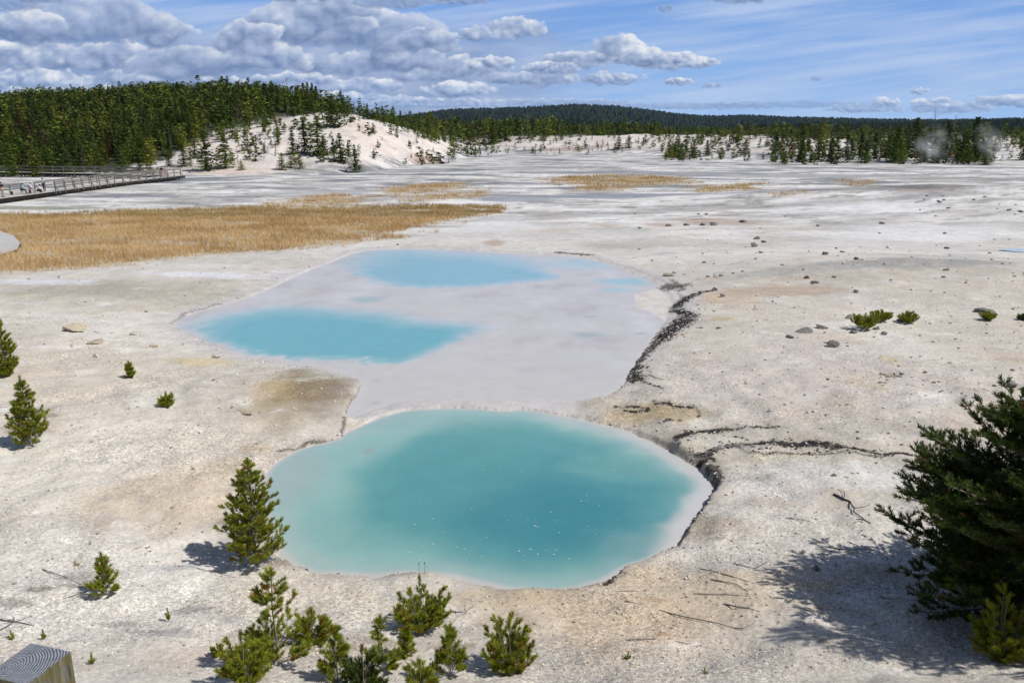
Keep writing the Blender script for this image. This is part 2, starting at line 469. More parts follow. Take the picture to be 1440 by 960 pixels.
SPL = [ # px, py, rx, ry, colour, strength, noise amount
    (60,700,260,110,(.66,.62,.55),.9),(120,860,240,110,(.66,.63,.58),.9),(60,560,220,70,(.62,.56,.48),.8),
    (330,620,110,60,(.58,.53,.46),.7),(240,720,120,60,(.60,.51,.41),.8),
    (440,558,72,46,(.33,.27,.19),1.0),(380,572,40,30,(.50,.40,.24),.4),(460,585,36,22,(.42,.38,.33),.6),(285,518,50,8,(.60,.48,.26),.5),
    (470,530,50,10,(.42,.42,.30),.5),(400,600,40,30,(.52,.45,.36),.5),
    (110,420,160,14,(.44,.42,.36),.8),(300,425,120,14,(.47,.45,.38),.7),(200,440,120,10,(.52,.49,.42),.5),
    (60,411,90,5,(.62,.62,.66),.8),(290,395,110,5,(.66,.66,.70),.8),(420,388,60,8,(.66,.65,.69),.7),(350,372,120,8,(.52,.51,.46),.6),
    (60,432,80,4,(.58,.58,.42),.3),
    (470,860,190,45,(.64,.58,.49),.9),(900,890,260,90,(.60,.49,.36),.75),(700,850,120,22,(.55,.45,.32),.7),(1080,850,120,40,(.58,.50,.40),.7),
    (1090,700,90,35,(.62,.60,.57),.7),(1230,700,110,22,(.64,.63,.61),.7),(1010,760,60,22,(.50,.43,.35),.7),(985,745,26,20,(.34,.29,.23),.6),
    (1130,930,200,40,(.60,.55,.48),.7),(1350,940,140,40,(.60,.56,.50),.6),(1080,725,50,8,(.44,.36,.30),.4),(1060,688,40,10,(.40,.38,.34),.5),
    (1150,560,230,80,(.58,.53,.49),.8),(1000,480,70,50,(.60,.56,.50),.6),(1090,427,110,9,(.48,.37,.29),.75),(1020,436,50,10,(.55,.44,.34),.5),(1015,462,22,3,(.52,.40,.22),.6),
    (1280,397,190,9,(.36,.36,.35),.75),(1080,403,90,6,(.42,.42,.40),.5),(1340,380,160,5,(.42,.41,.40),.5),
    (905,590,62,15,(.48,.38,.23),.7),(960,600,40,10,(.48,.38,.24),.6),(1000,430,12,10,(.60,.48,.30),.4),
    (1250,528,14,8,(.60,.50,.30),.6),(1215,560,30,18,(.56,.48,.34),.35),(1180,590,30,16,(.56,.47,.36),.3),
    (1130,625,180,8,(.50,.48,.44),.5),(1000,645,60,6,(.52,.46,.34),.5),(1080,660,110,5,(.56,.52,.40),.6),
    (1000,313,60,6,(.46,.33,.26),.5),(930,318,26,3,(.50,.33,.27),.6),(850,318,30,3,(.50,.38,.30),.5),(760,326,60,2.5,(.48,.38,.30),.5),
    (695,343,16,6,(.46,.33,.25),.6),(870,347,60,9,(.44,.43,.38),.5),(960,343,80,8,(.48,.47,.43),.5),(1290,285,50,5,(.38,.30,.25),.6),
    (1180,290,60,4,(.46,.45,.42),.5),(1220,268,90,5,(.35,.33,.29),.55),(1330,262,60,3,(.22,.20,.17),.7),(1400,275,60,6,(.38,.36,.32),.4),
    (1280,264,50,2.2,(.16,.15,.13),.7),(1240,262,60,2,(.18,.17,.15),.5),
    (800,325,120,10,(.60,.59,.56),.4),(1300,330,160,12,(.70,.70,.71),.6),(1200,300,120,10,(.68,.68,.68),.5),(700,318,60,14,(.66,.65,.66),.5),
    (250,305,200,6,(.35,.33,.20),.4),(60,293,90,3.5,(.26,.27,.18),.7),(190,298,70,3,(.34,.33,.20),.5),
    (600,240,80,3,(.30,.30,.30),.5),(210,265,60,5,(.45,.47,.43),.5),(450,262,70,4,(.46,.45,.45),.6),(440,270,80,3,(.40,.41,.41),.6),
    (730,280,60,5,(.36,.38,.42),.8),(860,276,110,4,(.34,.36,.40),.8),(1020,276,80,3,(.42,.44,.47),.6),(990,264,60,3,(.36,.37,.36),.6),
    (900,243,160,2.5,(.33,.34,.34),.8),(1120,247,180,2.5,(.40,.40,.40),.8),(740,237,90,2,(.38,.38,.37),.6),(1330,252,120,3,(.36,.35,.32),.6),
    (620,292,60,2,(.60,.60,.62),.5),(520,300,60,3,(.62,.62,.60),.3),
    (45,603,40,8,(.42,.40,.38),.4),(130,840,50,12,(.33,.28,.23),.45),(60,862,30,5,(.20,.16,.13),.6),(110,855,20,4,(.24,.20,.17),.6),(20,880,40,8,(.28,.26,.24),.6),
    (270,880,34,9,(.30,.29,.28),.6),(180,910,40,7,(.34,.33,.32),.6),(240,930,70,9,(.33,.32,.32),.6),(250,815,50,8,(.42,.42,.42),.5),(340,790,70,9,(.45,.45,.45),.5),(410,930,70,14,(.38,.37,.36),.5),
    (330,900,30,8,(.40,.40,.40),.5),(560,850,40,10,(.46,.45,.44),.4),(760,830,60,6,(.48,.40,.26),.5),(560,812,50,5,(.40,.33,.26),.5),
    (1040,815,90,14,(.50,.49,.47),.5),(870,815,14,7,(.25,.20,.16),.7),(920,862,30,4,(.44,.30,.20),.5),(930,925,14,7,(.45,.25,.15),.7),(320,668,40,16,(.56,.48,.35),.5),(360,640,24,10,(.54,.44,.28),.5),
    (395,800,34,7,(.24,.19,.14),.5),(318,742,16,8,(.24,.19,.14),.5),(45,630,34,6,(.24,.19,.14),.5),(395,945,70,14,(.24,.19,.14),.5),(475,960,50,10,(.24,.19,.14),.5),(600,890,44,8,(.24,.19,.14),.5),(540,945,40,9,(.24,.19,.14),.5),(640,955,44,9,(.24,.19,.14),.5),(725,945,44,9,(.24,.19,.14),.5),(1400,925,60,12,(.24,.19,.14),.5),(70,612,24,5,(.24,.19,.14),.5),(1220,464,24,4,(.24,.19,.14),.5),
    (560,200,70,22,(.66,.50,.42),.75),(480,215,50,18,(.70,.60,.54),.6),(360,220,80,25,(.68,.60,.56),.6),(610,195,30,12,(.64,.50,.42),.6),(545,190,16,10,(.62,.40,.32),.5),(300,235,60,12,(.66,.56,.48),.5),
    (350,240,60,6,(.68,.58,.52),.6),(815,208,60,4,(.46,.33,.28),.7),(690,195,30,4,(.60,.50,.42),.5),(900,192,60,4,(.60,.52,.44),.4),(1180,215,40,6,(.58,.48,.44),.4),(1430,202,30,6,(.62,.50,.45),.5),
]
DARK = [(W(p), w, s) for p, w, s in (
    ([(1003,422),(985,423),(968,427)], .10, 1), ([(968,427),(955,434),(950,441),(960,449),(974,452)], .15, 1), ([(968,455),(955,463),(940,472),(928,483)], .27, 1),
    ([(928,483),(914,495),(903,505),(896,514)], .13, .9), ([(893,520),(889,531),(895,541)], .24, .95), ([(895,541),(915,550),(932,558)], .05, .6), ([(910,535),(930,544)], .05, .5),
    ([(938,407),(948,411),(960,410)], .22, .65), ([(945,400),(960,417)], .08, .5),
    ([(866,579),(880,581)], .07, 1), ([(878,585),(892,587),(908,588)], .07, 1), ([(884,579),(906,585)], .06, 1), ([(923,582),(945,587),(970,592)], .11, 1), ([(970,592),(979,596),(983,602)], .035, .6), ([(930,607),(942,605)], .06, .8),
    ([(948,628),(962,626),(987,622),(1020,619)], .12, 1), ([(1020,619),(1053,621),(1093,625)], .06, .95), ([(948,628),(955,636)], .05, .8), ([(1030,628),(1052,635)], .02, .9),
    ([(980,648),(993,657)], .20, 1), ([(985,650),(1007,643),(1033,640),(1070,642)], .11, 1), ([(1070,642),(1103,645),(1137,647),(1170,653)], .18, 1), ([(1170,653),(1187,657),(1253,665),(1297,670)], .08, 1), ([(1053,653),(1120,658),(1187,663),(1240,668)], .05, .55),
    ([(1297,670),(1345,676)], .06, .6),
    ([(1002,668),(1008,684),(1003,694)], .12, .8), ([(1003,694),(984,722),(965,745),(955,762)], .06, .75), ([(955,762),(942,778)], .06, .6), ([(880,800),(862,814),(853,829)], .08, .95),  # right pool bank strip: the bank's shaded side put into the colour
    ([(478,612),(488,592),(492,572),(508,548),(508,536),(480,526)], .05, .5), ([(430,628),(470,619),(486,612)], .05, .6), ([(420,513),(480,526)], .04, .4), ([(250,463),(300,485),(350,502)], .05, .35),
    ([(242,457),(262,443),(310,430)], .06, .3), ([(545,806),(580,806)], .03, .4), ([(700,828),(760,834),(820,828)], .025, .3),
    ([(785,357),(830,361)], .12, .8), ([(390,640),(430,628)], .05, .5), ([(420,800),(436,808)], .07, .7), ([(1070,300),(1180,302)], .05, .2))]

def paint_ground(X, Y, H, slope):
    n = X.size
    C = np.empty((n, 3)); C[:] = (.575, .535, .475)
    px, py = proj(X, Y, H)
    wob = fbm(X / 3, Y / 3, 4, 101); wob2 = fbm(X / .8, Y / .8, 4, 105); big = fbm(X / 9, Y / 9, 4, 109)
    def mix(c, f):
        f = np.clip(f, 0, 1)[:, None]; C[:] = C * (1 - f) + np.array(c) * f
    # distance: clean white-grey sinter
    mix((.60, .58, .55), sstep(26, 55, Y))
    mix((.66, .65, .65), sstep(40, 90, Y) * .6)
    mix((.46, .415, .355), sstep(0.0, .5, big) * .6)
    mix((.70, .675, .63), sstep(0.0, .5, -big) * .55)
    mix((.50, .39, .28), sstep(.05, .5, wob) * .35 * (1 - sstep(40, 70, Y)))
    # basin streaks (runoff, damp crust)
    st = fbm(X / 14, Y / 5.0, 5, 121, .6); st2 = fbm(X / 5, Y / 2.2, 5, 131, .6); st3 = fbm(X / 22, Y / 9, 4, 135, .6)
    far = sstep(50, 85, Y)
    mix((.36, .355, .35), sstep(-.05, .25, st) * far * .7)
    mix((.74, .74, .75), sstep(.05, .30, -st) * far * .75)
    mix((.24, .24, .23), sstep(.08, .32, st2) * far * .65)
    mix((.20, .21, .235), sstep(.04, .25, st3) * sstep(80, 115, Y) * .75)
    wet = np.maximum(sstep(.1, .4, st) * far * .3, sstep(.08, .35, st3) * sstep(80, 115, Y) * .6)
    # grey scars on the right flats
    mix((.44, .43, .42), sstep(.2, .5, fbm(X / 8, Y / 2.5, 5, 141, .6)) * sstep(6, 10, X) * sstep(24, 34, Y) * .6)
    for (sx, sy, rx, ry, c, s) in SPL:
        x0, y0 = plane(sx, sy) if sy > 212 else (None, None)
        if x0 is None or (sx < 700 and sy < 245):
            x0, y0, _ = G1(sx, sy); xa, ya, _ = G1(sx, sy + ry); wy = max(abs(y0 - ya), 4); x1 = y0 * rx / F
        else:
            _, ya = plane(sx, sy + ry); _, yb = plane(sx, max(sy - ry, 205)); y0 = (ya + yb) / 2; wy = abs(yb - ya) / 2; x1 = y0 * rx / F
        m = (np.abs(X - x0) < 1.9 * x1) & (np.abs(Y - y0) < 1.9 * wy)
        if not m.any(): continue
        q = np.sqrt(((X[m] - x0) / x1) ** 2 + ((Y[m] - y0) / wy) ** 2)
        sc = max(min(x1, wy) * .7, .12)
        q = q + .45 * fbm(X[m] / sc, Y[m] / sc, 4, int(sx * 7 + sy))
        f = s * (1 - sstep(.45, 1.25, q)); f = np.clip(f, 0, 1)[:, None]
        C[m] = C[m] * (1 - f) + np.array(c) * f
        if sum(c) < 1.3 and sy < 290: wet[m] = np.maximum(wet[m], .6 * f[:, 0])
    near = Y < 75
    xs, ys = X[near], Y[near]
    dF, dB = pool_d(xs, ys); o = -np.maximum(dF, dB)
    c = C[near]
    def nmix(col, f):
        f = np.clip(f, 0, 1)[:, None]; c[:] = c * (1 - f) + np.array(col) * f
    btw = (sstep(485, 520, px[near]) * (1 - sstep(780, 860, px[near])) * sstep(538, 556, py[near]) * (1 - sstep(584, 600, py[near])))[:, None]
    # damp mud rim
    nmix((.54, .52, .515), (1 - sstep(-.1, 1.6, o + .8 * fbm(xs / 1.1, ys / 1.1, 4, 173))) * .9 * sstep(22, 27, ys))
    nmix((.44, .39, .33), (1 - sstep(.05, .45, o)) * .6 * (1 - sstep(19, 22, ys)))
    nmix((.70, .67, .62), (1 - sstep(.0, .07, o)) * .5)
    gB = sstep(.1, .45, fbm(xs * 1.1, ys * 1.1, 5, 171, .65))
    nmix((.40, .39, .38), gB * .35 * (o > .2) * (1 - sstep(15, 22, ys)))
    tx = xs + .12 * fbm(xs * 1.4, ys * 1.4, 3, 151); ty = ys + .16 * fbm(xs * 1.4, ys * 1.4, 3, 152)
    brk = sstep(-.75, -.15, fbm(xs * 2.6, ys * 2.0, 5, 161, .7))
    for L, w, s in DARK:
        m = (xs > L[:, 0].min() - 1.5) & (xs < L[:, 0].max() + 1.5) & (ys > L[:, 1].min() - 1.5) & (ys < L[:, 1].max() + 1.5)
        if not m.any(): continue
        d = lsdf(L, tx[m], ty[m]); sc = 1 + 1.2 * sstep(20, 45, ys[m])
        nf = fbm(xs[m] * 6, ys[m] * 5, 5, 165, .75)
        f = s * sstep(-.10, .10, (w * sc - d) / (w * sc) * .55 + nf * 1.15 - .02)
        f = f * (d < w * sc * 2.6)
        halo = .22 * s * (1 - sstep(w, w * 3.5, d + w * nf)) 
        cc = c[m]; hf = halo[:, None]; cc = cc * (1 - hf) + np.array((.40, .34, .26)) * hf
        f = np.clip(f, 0, .97)[:, None]; cc = cc * (1 - f) + np.array((.018, .016, .015)) * f; c[m] = cc
    C[near] = c
    C[near] = C[near] * (1 - btw) + np.array((.545, .53, .525)) * btw
    # grass soil
    for P in GRASS:
        f = inpoly(P, X + 7.0 * wob, Y + 5.0 * wob, 2.0)
        mix((.46, .37, .24), f * .6)
    # hill: pink sinter slopes, forest floor
    hil = sstep(1.0, 3.0, H) * (Y > 120)
    mix((.70, .655, .62), hil * .8)
    mix((.66, .52, .45), hil * sstep(-.1, .5, fbm(X / 16, Y / 16, 4, 181)) * .55)
    mix((.36, .31, .26), hil * sstep(.12, .45, fbm(X / 5, Y / 5, 5, 191, .65)) * .55)
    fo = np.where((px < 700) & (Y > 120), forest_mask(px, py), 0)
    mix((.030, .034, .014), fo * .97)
    mix((.05, .05, .025), sstep(330, 400, Y) * (px > 560))
    crk = 1 - sstep(.0, .035, np.abs(fbm(X * .9 + .5 * wob2, Y * .9, 4, 197)))
    mix((.36, .33, .30), crk * .35 * sstep(-.1, .3, fbm(X / 4, Y / 4, 2, 199)) * (1 - sstep(24, 40, Y)) * (H > .12))
    mix((.72, .71, .68), sstep(.15, .5, fbm(X / 2.2, Y / 1.6, 5, 203, .6)) * .55 * (1 - sstep(30, 60, Y)) * (H > .1))
    mix((.40, .37, .34), sstep(.20, .5, fbm(X / 1.5, Y / 1.1, 5, 207, .65)) * .22 * (1 - sstep(24, 50, Y)) * (H > .1))
    grit = np.clip(1.05 - .55 * sstep(18, 45, Y) - .45 * sstep(60, 140, Y), .05, 1)
    grit = grit * (.35 + .75 * sstep(-.3, .3, fbm(X / 3.3, Y / 3.3, 3, 211)))
    C *= (1 + .06 * wob + .06 * wob2)[:, None]
    lum = C.mean(1, keepdims=True); k = 1 + .35 * (lum - .52) / .52 * (lum > .2); C = np.clip((lum + (C - lum) * 1.15) * k * .97, .012, .80)
    grit[near] *= 1 - btw[:, 0]
    return C, np.clip(wet, 0, 1), grit

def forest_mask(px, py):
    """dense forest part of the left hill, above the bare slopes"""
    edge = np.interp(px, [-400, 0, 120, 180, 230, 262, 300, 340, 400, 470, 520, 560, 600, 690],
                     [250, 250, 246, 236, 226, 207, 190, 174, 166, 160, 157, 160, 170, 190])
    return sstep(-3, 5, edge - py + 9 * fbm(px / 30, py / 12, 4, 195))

def make_ground():
    pr = np.arange(1150, 205, -1.0)
    _, yp = plane(np.full(pr.shape, 720.0), pr)
    ys = [float(v) for v in np.linspace(-8, yp[0], 50)[:-1]]
    y = float(yp[0])
    while y < 430:
        ys.append(y)
        d = 1.0 * (y * y + CH * CH) / (F * CH) * 1.05
        y += min(max(d, .018), 1.25)
    while y < 5600:
        ys.append(y); y *= 1.05
    ys = np.array(ys)
    u = np.concatenate([np.linspace(-1.9, -.74, 45)[:-1], np.linspace(-.74, .74, 960), np.linspace(.74, 1.9, 45)[1:]])
    U, Yg = np.meshgrid(u, ys)
    Xg = U * (np.maximum(Yg, 0) * .967 + 5)
    X, Y = Xg.ravel(), Yg.ravel()
    H = ground_h(X, Y)
    nr, nc = Yg.shape
    C, wet, grit = paint_ground(X, Y, H, None)
    i = np.arange(nr * nc).reshape(nr, nc)
    Fq = np.stack([i[:-1, :-1], i[:-1, 1:], i[1:, 1:], i[1:, :-1]], -1).reshape(-1, 4)
    o = mesh_np('ground', np.stack([X, Y, H], 1), Fq, M_GROUND, C, {'wet': wet, 'grit': grit})
    tag(o, 'pale cracked sinter ground of the geyser basin', kind='structure')
make_ground()

# ------------------------------------------------------------------ water
def water_sheet(name, P, z, step_x, step_y, fn, label):
    mn, mx = P.min(0) - .45, P.max(0) + .45
    xs = np.arange(mn[0], mx[0], step_x); ysr = [mn[1]]
    while ysr[-1] < mx[1]: ysr.append(ysr[-1] + step_y * (ysr[-1] / mn[1]) ** 2)
    Xg, Yg = np.meshgrid(xs, np.array(ysr)); X, Y = Xg.ravel(), Yg.ravel()
    d = sdf(smooth_poly(P, 1), X, Y)
    C, ro = fn(X, Y, d)
    nr, nc = Xg.shape; i = np.arange(nr * nc).reshape(nr, nc)
    Fq = np.stack([i[:-1, :-1], i[:-1, 1:], i[1:, 1:], i[1:, :-1]], -1).reshape(-1, 4)
    keep = (d[Fq] > -.28).any(1); Fq = Fq[keep]
    used = np.unique(Fq); rem = np.full(nr * nc, -1); rem[used] = np.arange(len(used))
    V = np.stack([X, Y, np.full(X.shape, z)], 1)[used]
    o = mesh_np(name, V, rem[Fq], M_WATER, C[used], {'rough': ro[used]})
    tag(o, label, kind='structure')

def lerp(a, b, t): t = np.clip(t, 0, 1)[:, None]; return a * (1 - t) + np.array(b, float) * t

def ell(px, py, rx, ry, X, Y, seed=0, nz=.3):
    _, ya = plane(px, py + ry); _, yb = plane(px, py - ry); y0 = (ya + yb) / 2; x0 = (px - 720) / F * (y0 * .967 + 2); wy = (yb - ya) / 2; wx = rx / F * (y0 * .967 + 2)
    q = np.sqrt(((X - x0) / wx) ** 2 + ((Y - y0) / wy) ** 2) + nz * fbm(X / wx * 1.5, Y / wy * 1.5, 3, 200 + seed)
    return 1 - sstep(.25, 1.4, q)

def front_col(X, Y, d):
    w = .35 * fbm(X * .5, Y * .5, 4, 301)
    n = fbm(X * .9, Y * .9, 4, 305)
    C = np.empty((X.size, 3)); C[:] = (.36, .47, .45)
    dd = d + w + .25 * n
    left = 1 - sstep(-4.2, -1.0, X)
    C = lerp(C, (.27, .46, .42), sstep(.0, .9, dd) )
    C = lerp(C, (.125, .335, .325), sstep(.4, 1.9, dd - 1.0 * left))
    C = lerp(C, (.078, .270, .295), ell(755, 722, 255, 98, X, Y, 1, .35) * .9)
    C = lerp(C, (.042, .210, .258), ell(790, 735, 160, 60, X, Y, 4, .5) * .6)
    C = lerp(C, (.10, .31, .30), ell(690, 655, 90, 30, X, Y, 5, .5) * .4)
    C = lerp(C, (.33, .42, .40), ell(412, 675, 52, 50, X, Y, 2, .4) * .75)
    C = lerp(C, (.30, .45, .42), ell(560, 595, 110, 18, X, Y, 3, .5) * .6)
    C = lerp(C, (.24, .42, .38), ell(880, 655, 90, 30, X, Y, 6, .9) * .28)
    C = lerp(C, (.30, .40, .38), ell(930, 765, 80, 26, X, Y, 7, .9) * .30)
    C = lerp(C, (.50, .50, .47), 1 - sstep(.02, .18, d + .08 * n))
    rs = sstep(2.4, 3.4, X)
    C = lerp(C, (.58, .57, .56), (1 - sstep(.15, .60, d + .25 * n)) * rs * .9)
    C = lerp(C, (.50, .52, .49), (1 - sstep(.1, 1.1, d + .4 * n)) * sstep(0, 1.5, X) * sstep(17, 19, Y) * .55)
    C = lerp(C, (.30, .33, .30), ell(518, 634, 10, 6, X, Y, 9) * .6)
    return C, np.full(X.shape, .06)

def back_col(X, Y, d):
    n = fbm(X * .45, Y * .35, 5, 311, .6); n2 = fbm(X * 1.4, Y * 1.2, 4, 315, .6)
    C = np.empty((X.size, 3)); C[:] = (.545, .525, .52)
    C = lerp(C, (.60, .585, .59), sstep(0, .5, n))
    C = lerp(C, (.46, .43, .43), sstep(.05, .4, -n) * .7)
    C = lerp(C, (.54, .53, .51), 1 - sstep(24, 30, Y))
    C = lerp(C, (.50, .49, .45), sstep(.1, .5, n2) * (1 - sstep(25, 30, Y)) * .45)
    ro = np.full(X.shape, .38)
    for P, w, c, c2, s in ((MID_BLUE, 1.5, (.145, .40, .43), (.26, .46, .47), 1), (TOP_BLUE, 2.4, (.24, .46, .50), (.36, .52, .54), 2)):
        b = sdf(smooth_poly(P, 2), X + .3 * n2, Y + .45 * n2)
        cy = P[:, 1].mean(); w = w * (.30 + .70 * sstep(cy - 1.5, cy + 2.5, Y + .8 * n))
        soft = .25 * w + .9 * w * sstep(0, .5, n)
        halo = sstep(-1.1 * w, w * .3, b + .4 * n2)
        C = lerp(C, (.44, .57, .56), halo * .5)
        C = lerp(C, c2, sstep(-.5 * w, .7 * w, b + .5 * n2))
        C = lerp(C, c, sstep(.2 * w, 1.6 * w, b + .7 * n) * .9)
        ro = ro * (1 - halo) + .14 * halo
    C = lerp(C, (.30, .52, .60), ell(880, 397, 45, 6, X, Y, 21) * .8)
    C = lerp(C, (.36, .54, .60), ell(868, 409, 30, 4, X, Y, 22) * .8)
    C = lerp(C, (.38, .56, .63), ell(820, 372, 60, 9, X, Y, 23) * .7)
    C = lerp(C, (.30, .46, .46), ell(515, 422, 26, 5, X, Y, 24) * .7)
    C = lerp(C, (.34, .42, .42), ell(827, 472, 27, 4.5, X, Y, 25, .15) * .75)
    C = lerp(C, (.45, .44, .42), ell(745, 521, 20, 4, X, Y, 26, .5) * .5)
    C = lerp(C, (.38, .36, .36), ell(560, 516, 14, 2.5, X, Y, 27, .3) * .0)
    for a, b_, r, q in ((530, 536, 6, 2), (528, 568, 8, 2.5), (830, 446, 14, 2), (900, 470, 12, 2), (760, 404, 10, 2)):
        C = lerp(C, (.38, .38, .38), ell(a, b_, r, q, X, Y, 28, .3) * .6)
    C = lerp(C, (.58, .55, .54), (1 - sstep(.0, .5, d + .2 * n2)) * .5)
    ring = 1 - sstep(0, .05, np.abs(((d + .5 * n + .25 * n2) * 1.1) % 1.0 - .5))
    C = lerp(C, (.42, .40, .385), ring * .35 * (1 - sstep(1.2, 4.0, d)) * sstep(.1, .4, d) * sstep(-.2, .3, n2))
    return C, ro
water_sheet('water', FRONT, WZ_F, .05, .05, front_col, 'round opaque turquoise hot pool nearest the camera')
water_sheet('water', BACK, WZ_B, .07, .09, back_col, 'shallow milky hot spring sheet with two blue pools behind the front pool')

# small far puddle at the right edge
x, y = plane(1432, 358)
pv = [(x + 1.1 * math.cos(a) * (1 + .2 * math.sin(3 * a)), y + .8 * math.sin(a), ground_h(x, y) + .06) for a in np.linspace(0, 2 * math.pi, 24)[:-1]]
pv = np.array(pv + [(x, y, ground_h(x, y) + .06)]); k = len(pv) - 1
tag(mesh_np('water', pv, [(i, (i + 1) % k, k) for i in range(k)], M_WATER, (.46, .58, .62), {'rough': np.full(k + 1, .2)}), 'small pale blue puddle on the white flats at the right edge', kind='structure')

# ------------------------------------------------------------------ far wooded hills
def far_hill(y0, depth, xs, ys, label, c, spike, seed):  # c: forest green darkened, cloud shade put into the base colour
    px = np.linspace(-900, 2400, 2600); crest = np.interp(px, xs, ys) + .8 * fbm(px / 60, px * 0, 4, seed)
    Zc = np.maximum(zat(crest, y0 + depth), 5)
    rows = 44; V = []; Cc = []
    for r in range(rows):
        t = r / (rows - 8)
        y = y0 + depth * t
        x = (px - 720) / F * .967 * y
        if t <= 1: h = Zc * (1 - (1 - t) ** 1.7)
        else: h = Zc * (1 - (t - 1) * 1.5)
        sc = y0 / 60
        h = h * (1 + .10 * fbm(x / (sc * 9), y / (sc * 5) + 0 * x, 4, seed + 5) * (1 - min(t, 1))) + spike * rng.random(len(px)) ** 2 * (t < 1.05)
        V.append(np.stack([x, np.full(x.shape, y) + rng.uniform(-.3, .3, len(px)) * depth / rows, h], 1))
        nn = fbm(x / (sc * 6), y / (sc * 3) + 0 * x, 5, seed + 9)
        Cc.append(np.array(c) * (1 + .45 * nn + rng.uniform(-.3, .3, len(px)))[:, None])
    V = np.concatenate(V); Cc = np.clip(np.concatenate(Cc), 0, 1); nc = len(px)
    i = np.arange(rows * nc).reshape(rows, nc)
    Fq = np.stack([i[:-1, :-1], i[:-1, 1:], i[1:, 1:], i[1:, :-1]], -1).reshape(-1, 4)
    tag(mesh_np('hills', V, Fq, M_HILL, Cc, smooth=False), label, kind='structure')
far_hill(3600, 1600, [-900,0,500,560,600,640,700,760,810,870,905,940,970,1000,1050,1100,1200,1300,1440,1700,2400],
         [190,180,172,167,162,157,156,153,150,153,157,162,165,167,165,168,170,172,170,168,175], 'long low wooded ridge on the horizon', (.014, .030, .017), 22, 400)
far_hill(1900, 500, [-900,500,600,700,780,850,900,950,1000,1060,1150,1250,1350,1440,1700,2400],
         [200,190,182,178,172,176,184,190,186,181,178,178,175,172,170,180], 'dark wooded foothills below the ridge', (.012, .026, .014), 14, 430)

# ------------------------------------------------------------------ young pines (needle by needle)
def needle_mesh(S0, S1, per_m, ln, wd, seed, pal):
    r = np.random.default_rng(seed)
    S0 = np.array(S0); S1 = np.array(S1); A = S1 - S0; L = np.linalg.norm(A, axis=1)
    n = np.maximum(10, (L * per_m)).astype(int)
    idx = np.repeat(np.arange(len(L)), n); k = len(idx)
    t = r.random(k) ** .8; ax = A[idx] / L[idx][:, None]
    rnd = r.normal(size=(k, 3)); rad = rnd - (rnd * ax).sum(1)[:, None] * ax; rad /= np.linalg.norm(rad, axis=1)[:, None] + 1e-9
    spread = (1.05 - .55 * t)[:, None]
    d = ax * .75 + rad * spread + np.array([0, 0, .22]); d /= np.linalg.norm(d, axis=1)[:, None]
    p = S0[idx] + A[idx] * t[:, None]
    l = ln * r.uniform(.75, 1.2, k)[:, None]
    q = r.normal(size=(k, 3)); sd = np.cross(d, q); sd /= np.linalg.norm(sd, axis=1)[:, None] + 1e-9
    tip = p + d * l
    V = np.stack([p - sd * wd / 2, p + sd * wd / 2, tip + sd * wd * .25, tip - sd * wd * .25], 1).reshape(-1, 3)
    f = np.arange(k)[:, None] * 4
    Fq = f + np.array([0, 1, 2, 3])
    base = np.array(pal[0]); alt = np.array(pal[1]); br = np.array(pal[2])
    ms = r.random(len(L))[idx]; c = base + (alt - base) * np.clip(ms * .8 + r.random(k) * .4 - .1, 0, 1)[:, None]
    brown = (r.random(len(L)) < pal[3])[idx] & (r.random(k) < .75)
    c[brown] = br
    c = c * r.uniform(.8, 1.2, k)[:, None]
    return V, Fq, np.repeat(c, 4, axis=0)

GREEN = ((.170, .225, .020), (.390, .400, .034), (.30, .15, .025), .07)
DEEP = ((.045, .080, .012), (.095, .135, .018), (.26, .13, .03), .03)

